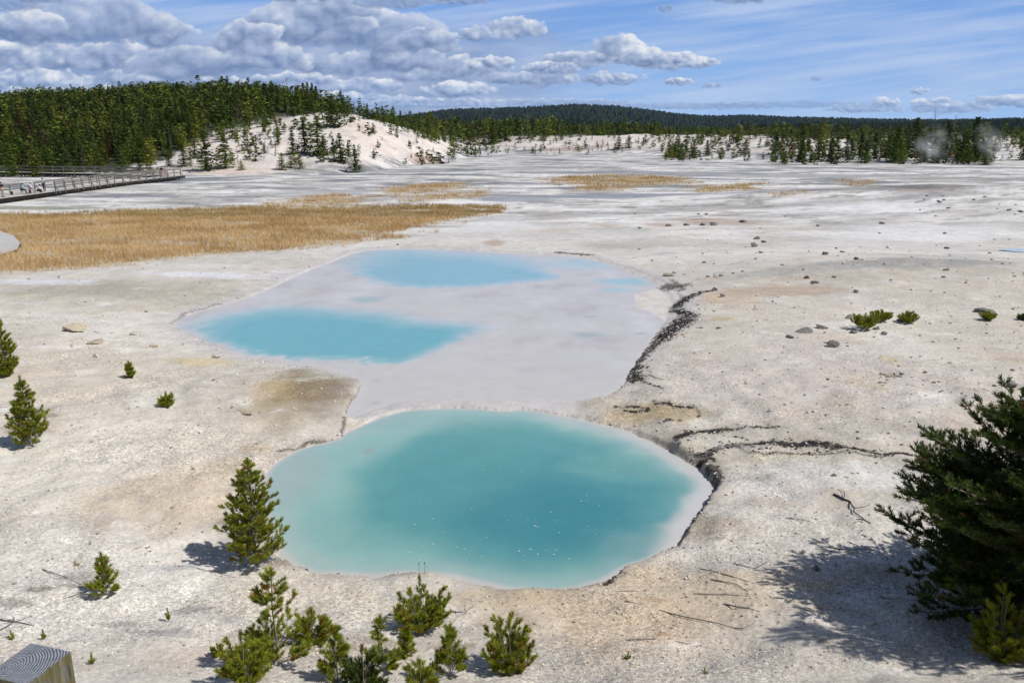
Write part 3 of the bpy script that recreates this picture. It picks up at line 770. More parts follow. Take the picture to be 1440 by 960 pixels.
def grow(H, R, seed, kind='cone', gap=.12, sl=.17, nb=None, lean=0):
    r = random.Random(seed); S0 = []; S1 = []; tubes = []
    pull = .05 if kind == 'big' else .16
    def branch(p, az, el, L, rad, depth):
        k = 5; pts = [np.array(p)]; q = np.array(p, float); e = el; a = az
        for i in range(k):
            e += (math.radians(62) - e) * pull + r.uniform(-.07, .07); a += r.uniform(-.14, .14)
            q = q + np.array([math.cos(a) * math.cos(e), math.sin(a) * math.cos(e), math.sin(e)]) * L / k; pts.append(q)
        tubes.append((pts, np.linspace(rad, rad * .4, k + 1)))
        P = np.array(pts)
        if L <= sl * 1.7:
            S0.append(P[0] * .6 + P[2] * .4 if L > sl * .8 else P[0]); S1.append(P[-1]); return
        S0.append(P[-1] - (P[-1] - P[-2]) / np.linalg.norm(P[-1] - P[-2]) * sl); S1.append(P[-1])
        m = int(L * .85 / gap); side = 1
        for j in range(m):
            t = .22 + .72 * (j + r.random() * .6) / m; fi = t * k; i0 = min(int(fi), k - 1)
            b = P[i0] + (P[i0 + 1] - P[i0]) * (fi - i0)
            l2 = max(sl * r.uniform(.6, 1.1), L * (.50 * (1 - t) if kind != 'big' else .42 * (1.12 - t)) * r.uniform(.6, 1.15)) if depth < 2 else sl * r.uniform(.6, 1.1)
            branch(b, a + side * r.uniform(.5, 1.15), min(e, .9) * r.uniform(.3, 1.0) + .05, l2, rad * .5, depth + 1); side = -side
    tp = [np.array([lean * H * (z ** 1.5) + r.uniform(-.012, .012) * H * (z > 0), r.uniform(-.012, .012) * H * (z > 0), z * H]) for z in np.linspace(0, 1, 7)]
    TP = np.array(tp); tr = max(.010, H * .013)
    def at(z): return np.array([np.interp(z * H, TP[:, 2], TP[:, c]) for c in range(3)])
    if kind == 'tuft':
        for k in range(6):
            a = k * 1.05 + r.random(); q = np.array([math.cos(a) * R * .45, math.sin(a) * R * .45, H * r.uniform(.45, .8)]); p0 = np.array([0, 0, H * .05])
            S0.append(p0 + (q - p0) * .3); S1.append(q); tubes.append(([p0, p0 + (q - p0) * .5, q], np.array([.004, .003, .002])))
        z = 2.0
    elif kind == 'bush':
        for k in range(int(22 + 22 * min(1, H))):
            a = k * 2.4 + r.uniform(-.4, .4); e = math.radians(r.uniform(6, 42) if k % 3 else r.uniform(45, 84)); L = r.uniform(.62, 1.12) / math.hypot(math.cos(e) / R, math.sin(e) / H)
            branch((math.cos(a) * R * .06, math.sin(a) * R * .06, .03 * H), a, e, max(L, sl), max(.005, tr * .6), 0 if L > 2.5 * sl else 1)
        z = 2.0
    else: z = .03 if kind != 'sparse' else .06
    step = max(.055 * 1.6 / max(H, .8), .032)
    if kind == 'bush': step = .07
    if kind == 'cone': step *= 1.15
    while z < .97:
        if kind == 'cone': pr = R * (1 - z) ** .75 * (1.0 if z > .12 else .85); cnt = 7; pr *= .8 + .25 * r.random()
        elif kind == 'big': pr = R * min(1, (1.02 - z) * 1.75) ** .65 * (1.0 if z > .1 else .9); cnt = 7
        elif kind == 'bush': pr = R * math.sqrt(max(.02, 1 - z * z)); cnt = 7
        elif kind == 'sparse': pr = R * (1.0 if z < .28 else (.30 if z < .55 else .62 * (1.15 - z) / .6)); cnt = 6 if z < .28 else (1 if z < .5 else 4)
        else: pr = R * (1 - z) ** .6; cnt = 3
        for b in range(cnt):
            L = max(.6 * sl, pr * r.uniform(.72, 1.12)); a = r.uniform(0, 6.283)
            el0 = math.radians(r.uniform(0, 28)) if kind != 'bush' else math.radians(r.uniform(5, 55)) * (.4 + z)
            if kind == 'big': el0 = math.radians(r.uniform(-12, 25))
            branch(at(z), a, el0, L, max(.0045, tr * .45 * L / max(R, .2)), 0 if L > 3 * sl else 1)
        z += step * r.uniform(.8, 1.2)
    S0.append(TP[-1] - np.array([0, 0, min(sl * 1.2, H * .4)])); S1.append(TP[-1] + np.array([0, 0, .04]))
    return S0, S1, tubes, TP, tr

def young_pine(px, pyb, pyt, wpx, label, kind='cone', seed=1, pal=GREEN, gap=.12, sl=.16, dens=420, name='young_pine', group=None, ln=.055, wd=.0055, pos=None, HR=None, lean=0):
    if pos is None:
        x, y, z = G1(px, pyb); H = height_for(x, y, z, pyt); dep = y * cp + (CH - z) * sp; R = wpx / 2 * dep / F
    else: x, y = pos; z = ground_h(x, y); H, R = HR
    sl = min(sl, H * .45, R * .75); gap = min(gap, sl * .75)
    S0, S1, tubes, TP, tr = grow(H - .02, R * .93, seed, kind, gap, sl, lean=lean)
    root = empty(name, (x, y, z - .02), label, 'pine tree', group)
    V, Fq, C = needle_mesh(S0, S1, dens, ln * min(1, sl / .13), wd, seed, pal)
    mesh_np('needles', V, Fq, M_NEEDLE, C, smooth=False, parent=root)
    bt, bb = Buf(), Buf()
    v, f = tube(TP, np.linspace(tr, tr * .3, len(TP)), 7); bt.add(v, f, (.22, .19, .16)); bt.build('trunk', M_BARK, root)
    for pts, rd in tubes:
        v, f = tube(pts, rd, 3); bb.add(v, f, (.24, .20, .17))
    bb.build('branches', M_BARK, root)
    return root, len(S0)

YP = [
    (8, 528, 437, 54, 'young pine cut by the left edge halfway up the photo', 'cone', GREEN),
    (8, 529, 506, 26, 'low rounded pine bush at the foot of the pine at the left edge', 'bush', GREEN),
    (45, 627, 529, 72, 'young conical pine on the pale slope at far left above the wooden post', 'cone', GREEN),
    (183, 531, 509, 21, 'tiny pine seedling left of the middle blue pool', 'cone', GREEN),
    (235, 571, 552, 24, 'small round pine bush on bare ground below the seedling', 'bush', GREEN),
    (362, 793, 645, 136, 'bushy young pine overhanging the left shore of the front pool', 'cone', GREEN),
    (150, 835, 777, 56, 'short young pine alone on white gravel at lower left', 'cone', GREEN),
    (392, 935, 799, 118, 'tall sparse pine with bare trunk showing, right of the lower left corner', 'sparse', GREEN),
    (345, 957, 888, 76, 'low spreading pine at the left foot of the tall sparse pine', 'bush', GREEN),
    (441, 902, 856, 62, 'yellowish pine bush close to the right of the tall sparse pine', 'bush', GREEN),
    (475, 958, 880, 66, 'upright pine at the bottom edge between the sparse pine and the round bush', 'cone', GREEN),
    (512, 972, 908, 62, 'dark green pine bush cut by the bottom edge', 'bush', DEEP),
    (592, 885, 809, 88, 'dense round pine below the front pool shore', 'bush', GREEN),
    (538, 942, 866, 58, 'spindly pine with a thin grey stem below left of the dense round pine', 'sparse', GREEN),
    (571, 922, 882, 40, 'small thin pine directly below the dense round pine', 'cone', GREEN),
    (634, 950, 880, 76, 'bright green pine at the bottom edge left of the last small pine', 'cone', GREEN),
    (592, 975, 928, 50, 'low pine clump on the bottom edge under the dense round pine', 'bush', GREEN),
    (716, 942, 871, 84, 'small spreading pine, rightmost of the row along the bottom edge', 'bush', GREEN),
    (307, 921, 905, 22, 'little pine tuft beside a bleached twig at lower left', 'bush', GREEN),
    (1402, 925, 838, 92, 'bright green low pine in front of the big dark pine', 'bush', GREEN),
    (1215, 463, 441, 44, 'low pine shrub on the right flats beside grey stones', 'bush', GREEN),
    (1238, 452, 436, 34, 'low pine shrub touching the larger shrub on the right flats', 'bush', GREEN),
    (1277, 454, 439, 31, 'small isolated pine shrub right of the pair of shrubs', 'bush', GREEN),
    (1389, 450, 438, 22, 'tiny pine shrub in front of a dark boulder near the right edge', 'bush', GREEN),
    (1440, 450, 440, 16, 'tiny shrub cut by the right edge of the photo', 'bush', DEEP),
    (237, 872, 855, 12, 'single green sprout on white gravel above the post', 'tuft', GREEN),
    (62, 898, 885, 12, 'green sprout just behind the wooden post', 'tuft', GREEN),
    (17, 899, 886, 14, 'yellow green sprout left of the other sprout behind the post', 'tuft', GREEN),
    (130, 933, 918, 16, 'faded sprout right of the wooden post', 'tuft', GREEN),
    (883, 926, 916, 14, 'tiny moss green sprout on the orange gravel near the bottom', 'tuft', GREEN),
    (991, 946, 938, 20, 'flat green sprout on the gravel right of the orange patch', 'tuft', GREEN),
]
for i, (px, b, t, w_, lab, kind, pal) in enumerate(YP):
    D_ = F * CH / (b - 150)
    fat = max(1, D_ / 14); w_ *= 1.12
    young_pine(px, b, t, w_, lab, kind, 40 + i, pal, sl=.125 * fat ** .5, gap=.105 * fat ** .5, dens=760 / fat, wd=.0066 * fat, ln=.056 * fat ** .4, name='young_pine' if b - t > 17 or b < 500 else 'pine_seedling')
young_pine(1452, 892, 0, 0, 'big dark pine filling the right edge of the photo', 'big', 91, DEEP, gap=.135, sl=.15, dens=330, wd=.012, ln=.070, name='pine_tree', pos=(8.2, 11.15), HR=(3.6, 2.5))
young_pine(0, 0, 0, 0, 'pine beyond the right edge whose shadow falls across the lower right corner', 'big', 92, DEEP, gap=.22, sl=.2, dens=150, wd=.014, ln=.07, name='pine_tree', pos=(9.0, 8.8), HR=(6.6, 1.35))

# ------------------------------------------------------------------ conifers in the distance
def conifer(seed, levels=15, per=8, leaf=.036, rad=.20, gapy=.15, col=((.030, .050, .012), (.060, .082, .020)), steps=5, pw=.8, base=.06):
    r = np.random.default_rng(seed); V = []; C = []
    lean = r.normal(0, .05, levels)
    for i in range(levels):
        t = base + (1 - base) * (i + r.random() * .5) / levels
        rr = rad * (1 - t) ** pw * (1 + lean[i])
        for j in range(max(3, int(per * (1 - t * .45)))):
            if r.random() < gapy: continue
            a = r.random() * 6.283; L = rr * r.uniform(.65, 1.2)
            cc = np.array(col[0]) + (np.array(col[1]) - np.array(col[0])) * r.random()
            for s in range(steps):
                u = (s + r.random()) / steps
                p = np.array([math.cos(a) * L * u, math.sin(a) * L * u, t - .30 * L * u + .25 * L * u * u + r.normal(0, .006)])
                q = r.normal(size=(3, 3)) * leaf * (1.0 - .25 * t); q[:, 2] *= .6
                V.append(p + q); C.append(np.repeat((cc * r.uniform(.75, 1.25))[None], 3, 0))
    for k in range(5):
        p = np.array([0, 0, 1 - .03 * k]); V.append(p + r.normal(size=(3, 3)) * np.array([.010, .010, .02])); C.append(np.tile(np.array(col[0]), (3, 1)))
    V = np.concatenate(V); C = np.concatenate(C)
    return V, np.arange(len(V)).reshape(-1, 3), C

def snag_mesh(seed, top=True):
    r = random.Random(seed); b = Buf()
    v, f = tube([(0, 0, 0), (.01, 0, .5), (.02, .01, 1)], [.016, .010, .004], 5); b.add(v, f, (.20, .18, .165))
    for k in range(26):
        z = r.uniform(.3, .97); a = r.uniform(0, 6.28); L = .13 * (1.15 - z) + .03
        v, f = tube([(0, 0, z), (math.cos(a) * L * .6, math.sin(a) * L * .6, z + .01), (math.cos(a) * L, math.sin(a) * L, z + r.uniform(-.03, .04))], [.005, .004, .002], 3); b.add(v, f, (.19, .17, .16))
    return b
STY = {'green': [conifer(s, per=16, steps=6, levels=18, leaf=.031, col=((.052, .085, .010), (.120, .155, .020)), rad=.25 + .02 * s, pw=.7) for s in range(5)],
       'yellow': [conifer(20 + s, per=16, steps=6, leaf=.036, col=((.13, .15, .016), (.21, .21, .025)), rad=.30, levels=13, pw=.7) for s in range(2)],
       'dark': [conifer(30 + s, per=16, steps=6, levels=18, leaf=.031, col=((.032, .058, .010), (.075, .108, .016)), rad=.23 + .03 * s, gapy=.1, pw=.7) for s in range(3)],
       'red': [conifer(40 + s, col=((.11, .035, .018), (.15, .075, .030)), rad=.20, gapy=.25) for s in range(2)],
       'grey': [conifer(50 + s, col=((.10, .09, .085), (.16, .145, .13)), rad=.16, gapy=.5, leaf=.022) for s in range(2)],
       'shrub': [conifer(60 + s, col=((.040, .060, .012), (.085, .100, .020)), rad=.48, levels=8, per=10, leaf=.09, pw=.5, steps=4, base=.1) for s in range(3)]}
LOD = {'green': [conifer(100 + s, 10, 6, .080, .27, .05, ((.052, .085, .010), (.120, .155, .020)), 2) for s in range(5)],
       'yellow': [conifer(120 + s, 9, 6, .085, .30, .1, ((.12, .145, .016), (.19, .20, .025)), 2) for s in range(2)],
       'dark': [conifer(130 + s, 10, 6, .074, .24, .05, ((.032, .058, .010), (.075, .108, .016)), 2) for s in range(3)],
       'red': [conifer(140 + s, 8, 5, .06, .20, .2, ((.11, .035, .018), (.15, .075, .030)), 2) for s in range(2)],
       'grey': [conifer(150 + s, 9, 4, .035, .15, .4, ((.10, .09, .085), (.16, .145, .13)), 2) for s in range(2)],
       'shrub': [conifer(160 + s, 5, 5, .14, .48, 0, ((.040, .060, .012), (.085, .100, .020)), 2, .5, .1) for s in range(3)]}
PROTO = {}
def place_tree(x, y, z, h, style, var, label, group, wide=1.0, cat='conifer', name=None):
    var %= len(STY[style]); key = (style, var)
    if key not in PROTO:
        V, T, C = STY[style][var]
        me = mesh_np('crown', V, T, M_CROWN, C, smooth=False); b = Buf(); v, f = tube([(0, 0, -.05), (0, 0, .5), (0, 0, .96)], [.014, .009, .003], 6); b.add(v, f, (.13, .11, .09))
        tk = b.build('trunk', M_BARK); PROTO[key] = (me.data, tk.data)
        bpy.data.objects.remove(me); bpy.data.objects.remove(tk)
    a, b = PROTO[key]
    root = empty(name or ('shrub' if style == 'shrub' else 'dead_conifer' if style in ('grey',) else 'conifer'), (x, y, z - .05), label, 'shrub' if style == 'shrub' else cat, group, rng.uniform(0, 6.28))
    root.scale = (h * wide, h * wide, h)
    for d, nm in ((a, 'crown'), (b, 'trunk')):
        o = bpy.data.objects.new(nm, d); COL.objects.link(o); o.parent = root
    return root

NAMED = [ # px, base, top, width factor, style, label
    (18, 249, 200, 1.1, 'green', 'conifer at the lower left end of the forest behind the seated visitors'),
    (52, 249, 205, 1.2, 'yellow', 'olive green conifer behind the standing visitor in pale blue'),
    (90, 248, 192, 1.4, 'dark', 'broad dark conifer at the forest edge behind the boardwalk bend'),
    (118, 246, 206, 1.1, 'grey', 'grey leafless tree beside the broad dark conifer'),
    (140, 246, 206, 1.3, 'green', 'bushy conifer above the left end of the rear boardwalk'),
    (172, 246, 205, 1.1, 'green', 'slim conifer above the middle of the rear boardwalk'),
    (212, 243, 192, 1.25, 'yellow', 'yellow green conifer behind the two visitors at the boardwalk bend'),
    (197, 243, 222, 1.5, 'yellow', 'short yellowish conifer leaning on the yellow green one by the bend'),
    (238, 234, 210, .9, 'green', 'slender conifer left of the small conifer near the boardwalk end'),
    (259, 234, 201, 1.3, 'green', 'small pointed conifer straight above the boardwalk end post'),
    (275, 222, 197, 1.0, 'dark', 'small dark conifer between the boardwalk end and the large pair'),
    (291, 240, 183, 1.25, 'dark', 'large dense conifer, left one of the pair at the foot of the bare slope'),
    (318, 237, 188, 1.3, 'green', 'looser conifer, right one of the pair at the foot of the bare slope'),
    (340, 239, 226, 2.0, 'yellow', 'low yellowish conifer clump right of the large pair'),
    (372, 216, 200, 1.2, 'green', 'small conifer alone on the pale slope left of the tall cluster'),
    (388, 219, 192, 1.2, 'grey', 'greyish thin conifer left of the tall cluster'),
    (397, 239, 214, 1.6, 'yellow', 'low yellow green conifer at the foot of the pink slope, leftmost of three'),
    (409, 236, 217, 1.6, 'yellow', 'low yellow green conifer in the middle of three at the slope foot'),
    (422, 237, 216, 1.5, 'yellow', 'low yellow green conifer, rightmost of three at the slope foot'),
    (412, 217, 182, 1.2, 'dark', 'dark conifer, leftmost of the tall cluster on the pink slope'),
    (429, 216, 170, 1.3, 'dark', 'dark conifer second from left in the tall cluster on the pink slope'),
    (448, 219, 162, 1.4, 'green', 'tallest conifer of the cluster on the pink slope'),
    (456, 217, 190, 1.4, 'green', 'half hidden conifer behind the right side of the tall cluster'),
    (469, 219, 192, 1.1, 'dark', 'thin dark conifer just right of the tall cluster'),
    (479, 227, 186, 1.2, 'green', 'conifer leaning over the slope between two thin ones'),
    (490, 220, 198, 1.1, 'dark', 'thin conifer, rightmost behind the lone pointed one'),
    (500, 243, 204, 1.35, 'dark', 'lone pointed conifer standing on the flat at the foot of the pink slope'),
    (402, 158, 138, .9, 'dark', 'ridge conifer right of the tall snag'),
    (467, 160, 131, .9, 'dark', 'thin ridge conifer on the skyline above the pink slope'),
    (487, 159, 134, 1.0, 'dark', 'bushy ridge conifer on the skyline above the pink slope'),
    (519, 163, 145, 1.1, 'dark', 'pointed ridge conifer right of the two skyline conifers'),
    (538, 172, 149, 1.6, 'green', 'broad green ridge conifer at the top of the pink scar'),
    (553, 174, 153, 1.0, 'dark', 'first of two narrow conifers at the ridge end'),
    (565, 178, 155, 1.1, 'dark', 'second of two narrow conifers at the ridge end'),
    (467, 178, 154, 2.2, 'green', 'dark rounded tree at the crest just above the pink slope'),
    (870, 209, 190, 1.6, 'yellow', 'yellow green conifer at the left of the clump on the far white dunes'),
    (884, 208, 190, 1.4, 'green', 'conifer at the right of the clump on the far white dunes'),
    (940, 219, 200, 1.5, 'yellow', 'low yellowish conifer at the left end of the shore trees'),
    (953, 221, 195, 1.6, 'dark', 'broad dark conifer at the left end of the shore trees'),
    (976, 219, 197, 1.3, 'yellow', 'olive conifer on the shore right of the broad dark one'),
    (994, 219, 196, 1.3, 'dark', 'dark conifer on the far shore near the reddish trees'),
    (1099, 224, 188, 1.2, 'red', 'reddish brown conifer left of the tall shore trees'),
    (1113, 221, 190, 1.1, 'red', 'second rusty conifer on the right hand shore'),
    (1150, 224, 200, 1.5, 'red', 'low rusty conifer bush on the right hand shore'),
    (1285, 220, 165, 1.2, 'dark', 'tall dark conifer on the skyline left of the leaning snag'),
    (1368, 222, 163, 1.3, 'dark', 'tall bushy conifer on the skyline right of the leaning snag'),
    (1385, 232, 212, 1.6, 'dark', 'low dark conifer standing in the steam at the right'),
    (1260, 228, 176, 1.3, 'green', 'green conifer at the shore left of the steam'),
    (1330, 222, 172, 1.4, 'green', 'wide conifer behind the left steam wisp'),
]
NT = 0
for i, (px, b, t, wf, st, lab) in enumerate(NAMED):
    x, y, z = G1(px, b); y_ = y
    if y > 430: y_ = 300; x = (px - 720) / F * (.967 * y_ + 2); z = ground_h(x, y_)
    h = max(height_for(x, y_, z, t), 1.0)
    place_tree(x, y_, z, h, st, i, lab, None, wf); NT += 1

cand = []   # x, y, z, h, style, wide, area
def scatter(n, pxr, yr, hr, styles, accept, area, wide=(.9, 1.25)):
    got = 0
    for _ in range(60):
        k = n * 2
        yv = np.sqrt(rng.uniform(yr[0] ** 2, yr[1] ** 2, k)); p0 = rng.uniform(*pxr, k)
        x = (p0 - 720) / F * (.967 * yv + 2); z = terrain(x, yv); px, py = proj(x, yv, z)
        ok = accept(px, py, x, yv)
        for i in np.nonzero(ok)[0]:
            st = styles[int(rng.integers(len(styles)))]
            cand.append([x[i], yv[i], z[i], (hr[0] + (hr[1] - hr[0]) * rng.random() ** 1.4) * (1.3 if rng.random() < .06 else 1), st, rng.uniform(*wide), area]); got += 1
            if got >= n: return
G5 = ['green'] * 12 + ['dark'] * 7 + ['yellow'] * 4 + ['grey'] * 2 + ['red']
scatter(4600, (-160, 600), (158, 440), (3.4, 7.0), G5, lambda px, py, x, y: (forest_mask(px, py) > rng.random(px.shape) * .9 + .1) & (y < tab(px, DCX, DCV) + 40), 'hill')
scatter(120, (380, 640), (222, 280), (1.8, 5.5), ['green', 'dark', 'green'], lambda px, py, x, y: np.abs(y - tab(px, DCX, DCV)) < 18, 'ridge')
clus = lambda x, y, s, t: fbm(x / s, y / s, 3, 801) > t
scatter(230, (262, 640), (165, 260), (.7, 3.4), ['green', 'shrub', 'shrub', 'yellow', 'grey'], lambda px, py, x, y: (forest_mask(px, py) < .3) & (py < 232) & clus(x, y, 9, .0), 'slope', (1, 1.6))
scatter(34, (262, 400), (175, 250), (2.0, 4.5), ['green', 'yellow', 'green'], lambda px, py, x, y: (forest_mask(px, py) < .5) & (py < 205), 'slope', (1, 1.4))
scatter(40, (580, 700), (255, 330), (1.2, 4.0), ['green', 'shrub', 'shrub', 'yellow'], lambda px, py, x, y: (y > 235 + .5 * (700 - px)) & clus(x, y, 10, -.1), 'slope', (1, 1.5))
scatter(420, (545, 790), (335, 520), (6.5, 9.5), G5, lambda px, py, x, y: px == px, 'mid')
scatter(360, (780, 930), (365, 600), (4.5, 7.0), G5, lambda px, py, x, y: px == px, 'mid')
scatter(380, (920, 1110), (330, 560), (3.0, 4.6), G5, lambda px, py, x, y: px == px, 'mid')
scatter(170, (620, 930), (285, 350), (.8, 3.2), ['shrub', 'shrub', 'green', 'yellow'], lambda px, py, x, y: clus(x, y, 14, -.12), 'dune', (1, 1.4))
scatter(210, (925, 1130), (225, 330), (1.5, 5.0), ['green', 'dark', 'yellow', 'red', 'shrub', 'green'], lambda px, py, x, y: clus(x, y, 14, -.25), 'shore', (1, 1.5))
R6 = ['green'] * 5 + ['dark'] * 4 + ['yellow'] * 2 + ['red'] + ['grey']
scatter(150, (1085, 1390), (203, 240), (2.5, 6.5), R6, lambda px, py, x, y: clus(x, y, 12, -.35), 'shore', (1.0, 1.5))
scatter(430, (1085, 1600), (232, 360), (3.2, 6.0), R6, lambda px, py, x, y: (px < 1345) | (px > 1540) | (y > 330), 'shore', (1.0, 1.4))
scatter(150, (1340, 1600), (203, 300), (2.0, 6.5), R6, lambda px, py, x, y: clus(x, y, 12, -.1), 'shore', (1, 1.5))
scatter(420, (1080, 1700), (350, 560), (3.5, 6.0), ['dark', 'green'], lambda px, py, x, y: px == px, 'mid')
LAB = {'hill': ('{} conifer in the dense forest covering the left hill', 'conifers of the forest on the left hill'),
       'ridge': ('small {} conifer on the ridge line above the bare slope', 'conifers on the ridge above the bare slope'),
       'slope': ('small {} conifer scattered on the pale bare slope', 'small conifers on the bare slope'),
       'mid': ('{} conifer in the forest band beyond the basin', 'conifers of the forest band beyond the basin'),
       'dune': ('small {} conifer on the white dunes at the far end of the basin', 'small conifers on the far white dunes'),
       'shore': ('{} conifer along the right hand far shore of the basin', 'conifers on the right hand far shore')}
WORD = {'green': 'green', 'dark': 'dark green', 'yellow': 'yellow green', 'red': 'rusty brown', 'grey': 'bare grey', 'shrub': 'bushy'}
def vis(c):
    px, _ = proj(c[0], c[1], c[2] + c[3] * .5)
    return -6 < px < 1446
cand.sort(key=lambda c: -(c[3] / c[1]) * (1 if vis(c) else 0))
NI = 298 - NT
for i, c in enumerate(cand[:NI]):
    lab, grp = LAB[c[6]]
    place_tree(c[0], c[1], c[2], c[3], c[4], i, lab.format(WORD[c[4]]), grp, c[5])
def forest_stuff(cs, label):
    Vs, Cs, Fs, n0 = [], [], [], 0
    for k in LOD:
        for v in range(len(LOD[k])):
            sel = [c for i, c in enumerate(cs) if c[4] == k and i % len(LOD[k]) == v]
            if not sel: continue
            V, T, C = LOD[k][v]; m = len(sel)
            a = rng.uniform(0, 6.28, m); h = np.array([c[3] for c in sel]); wd = h * np.array([c[5] for c in sel])
            ca, sa = np.cos(a)[:, None] * wd[:, None], np.sin(a)[:, None] * wd[:, None]
            P = np.stack([V[None, :, 0] * ca - V[None, :, 1] * sa + np.array([c[0] for c in sel])[:, None],
                          V[None, :, 0] * sa + V[None, :, 1] * ca + np.array([c[1] for c in sel])[:, None],
                          V[None, :, 2] * h[:, None] + np.array([c[2] for c in sel])[:, None]], -1).reshape(-1, 3)
            Cs.append((C[None] * rng.uniform(.65, 1.4, m)[:, None, None]).reshape(-1, 3)); Vs.append(P)
            Fs.append((T[None] + (np.arange(m) * len(V))[:, None, None]).reshape(-1, 3) + n0); n0 += len(P)
    o = mesh_np('forest', np.concatenate(Vs), np.concatenate(Fs), M_FOREST, np.concatenate(Cs), smooth=False)
    tag(o, label, 'forest', kind='stuff')
rest = cand[NI:]
forest_stuff([c for c in rest if c[6] in ('hill', 'ridge', 'slope')], 'mass of dark conifers covering the left hill')
forest_stuff([c for c in rest if c[6] not in ('hill', 'ridge', 'slope')], 'long band of conifers beyond the far shore of the basin')
for px, b, t, lean, lab in ((410, 140, 107, 0, 'tall bare dead tree on the skyline of the left hill'), (441, 148, 120, .05, 'bare snag on the skyline left of the thin ridge conifer'), (1308, 200, 154, .12, 'leaning dead tree on the skyline above the steam'), (741, 182, 152, 0, 'tall thin dead tree above the far forest band'), (1335, 190, 161, -.05, 'forked dead tree right of the leaning one'), (336, 240, 205, 0, 'bare grey snag right of the large pair of conifers')):
    y = {410: 330, 441: 290, 1308: 262, 741: 350, 1335: 275, 336: 160}[px]; x = (px - 720) / F * (.967 * y + 2); z = float(terrain(x, y))
    h = height_for(x, y, z, t); o = snag_mesh(px).build('dead_tree', M_BARK); o.location = (x, y, z - .1); o.scale = (h * .9, h * .9, h); o.rotation_euler = (0, lean, px)
    tag(o, lab, 'dead tree')

# ------------------------------------------------------------------ rocks and gravel
ROCKM = []
for s in range(8):
    V, T = ico(3 if s < 4 else 2); r = np.random.default_rng(500 + s)
    for k in range(14):      # facet with random cuts
        n = r.normal(size=3); n /= np.linalg.norm(n); d = r.uniform(.5, .85); q = V @ n; V = V - np.maximum(q - d * .88, 0)[:, None] * n
    V = V * (1 + .16 * fbm(V[:, 0] * 3 + s, V[:, 1] * 3 + V[:, 2] * 2, 3, 510 + s))[:, None] * np.array([1, .8, .62])
    o = mesh_np('rock', V, T, M_ROCK, np.full((len(V), 3), .30) * np.array([1.0, .96, .9]), smooth=False); ROCKM.append(o.data); bpy.data.objects.remove(o)
ROCKL = []
for s in range(8):
    me = ROCKM[s].copy(); c = np.ones((len(me.vertices), 4), np.float32); c[:, :3] = (.56, .53, .48) if s % 2 else (.50, .44, .33)
    me.color_attributes['col'].data.foreach_set('color', c.ravel()); ROCKL.append(me)
for me in ROCKM:
    c = np.ones((len(me.vertices), 4), np.float32); c[:, :3] = (.20, .19, .175); me.color_attributes['col'].data.foreach_set('color', c.ravel())
def rock(px, py, wpx, label, group=None, light=False, flat=1.0, i=0):
    x, y, z = G1(px, py); s = wpx / 2 * (y * cp + (CH - z) * sp) / F
    o = bpy.data.objects.new('rock', (ROCKL if light else ROCKM)[i % 8]); COL.objects.link(o)
    o.scale = (s * 1.1, s * 1.1, s * flat * 1.15); o.location = (x, y, z + s * .22 * flat); o.rotation_euler = (random.uniform(-.2, .2), random.uniform(-.2, .2), random.uniform(-.5, .5) + (i % 2) * 3.14)
    tag(o, label, 'rock', group); return o
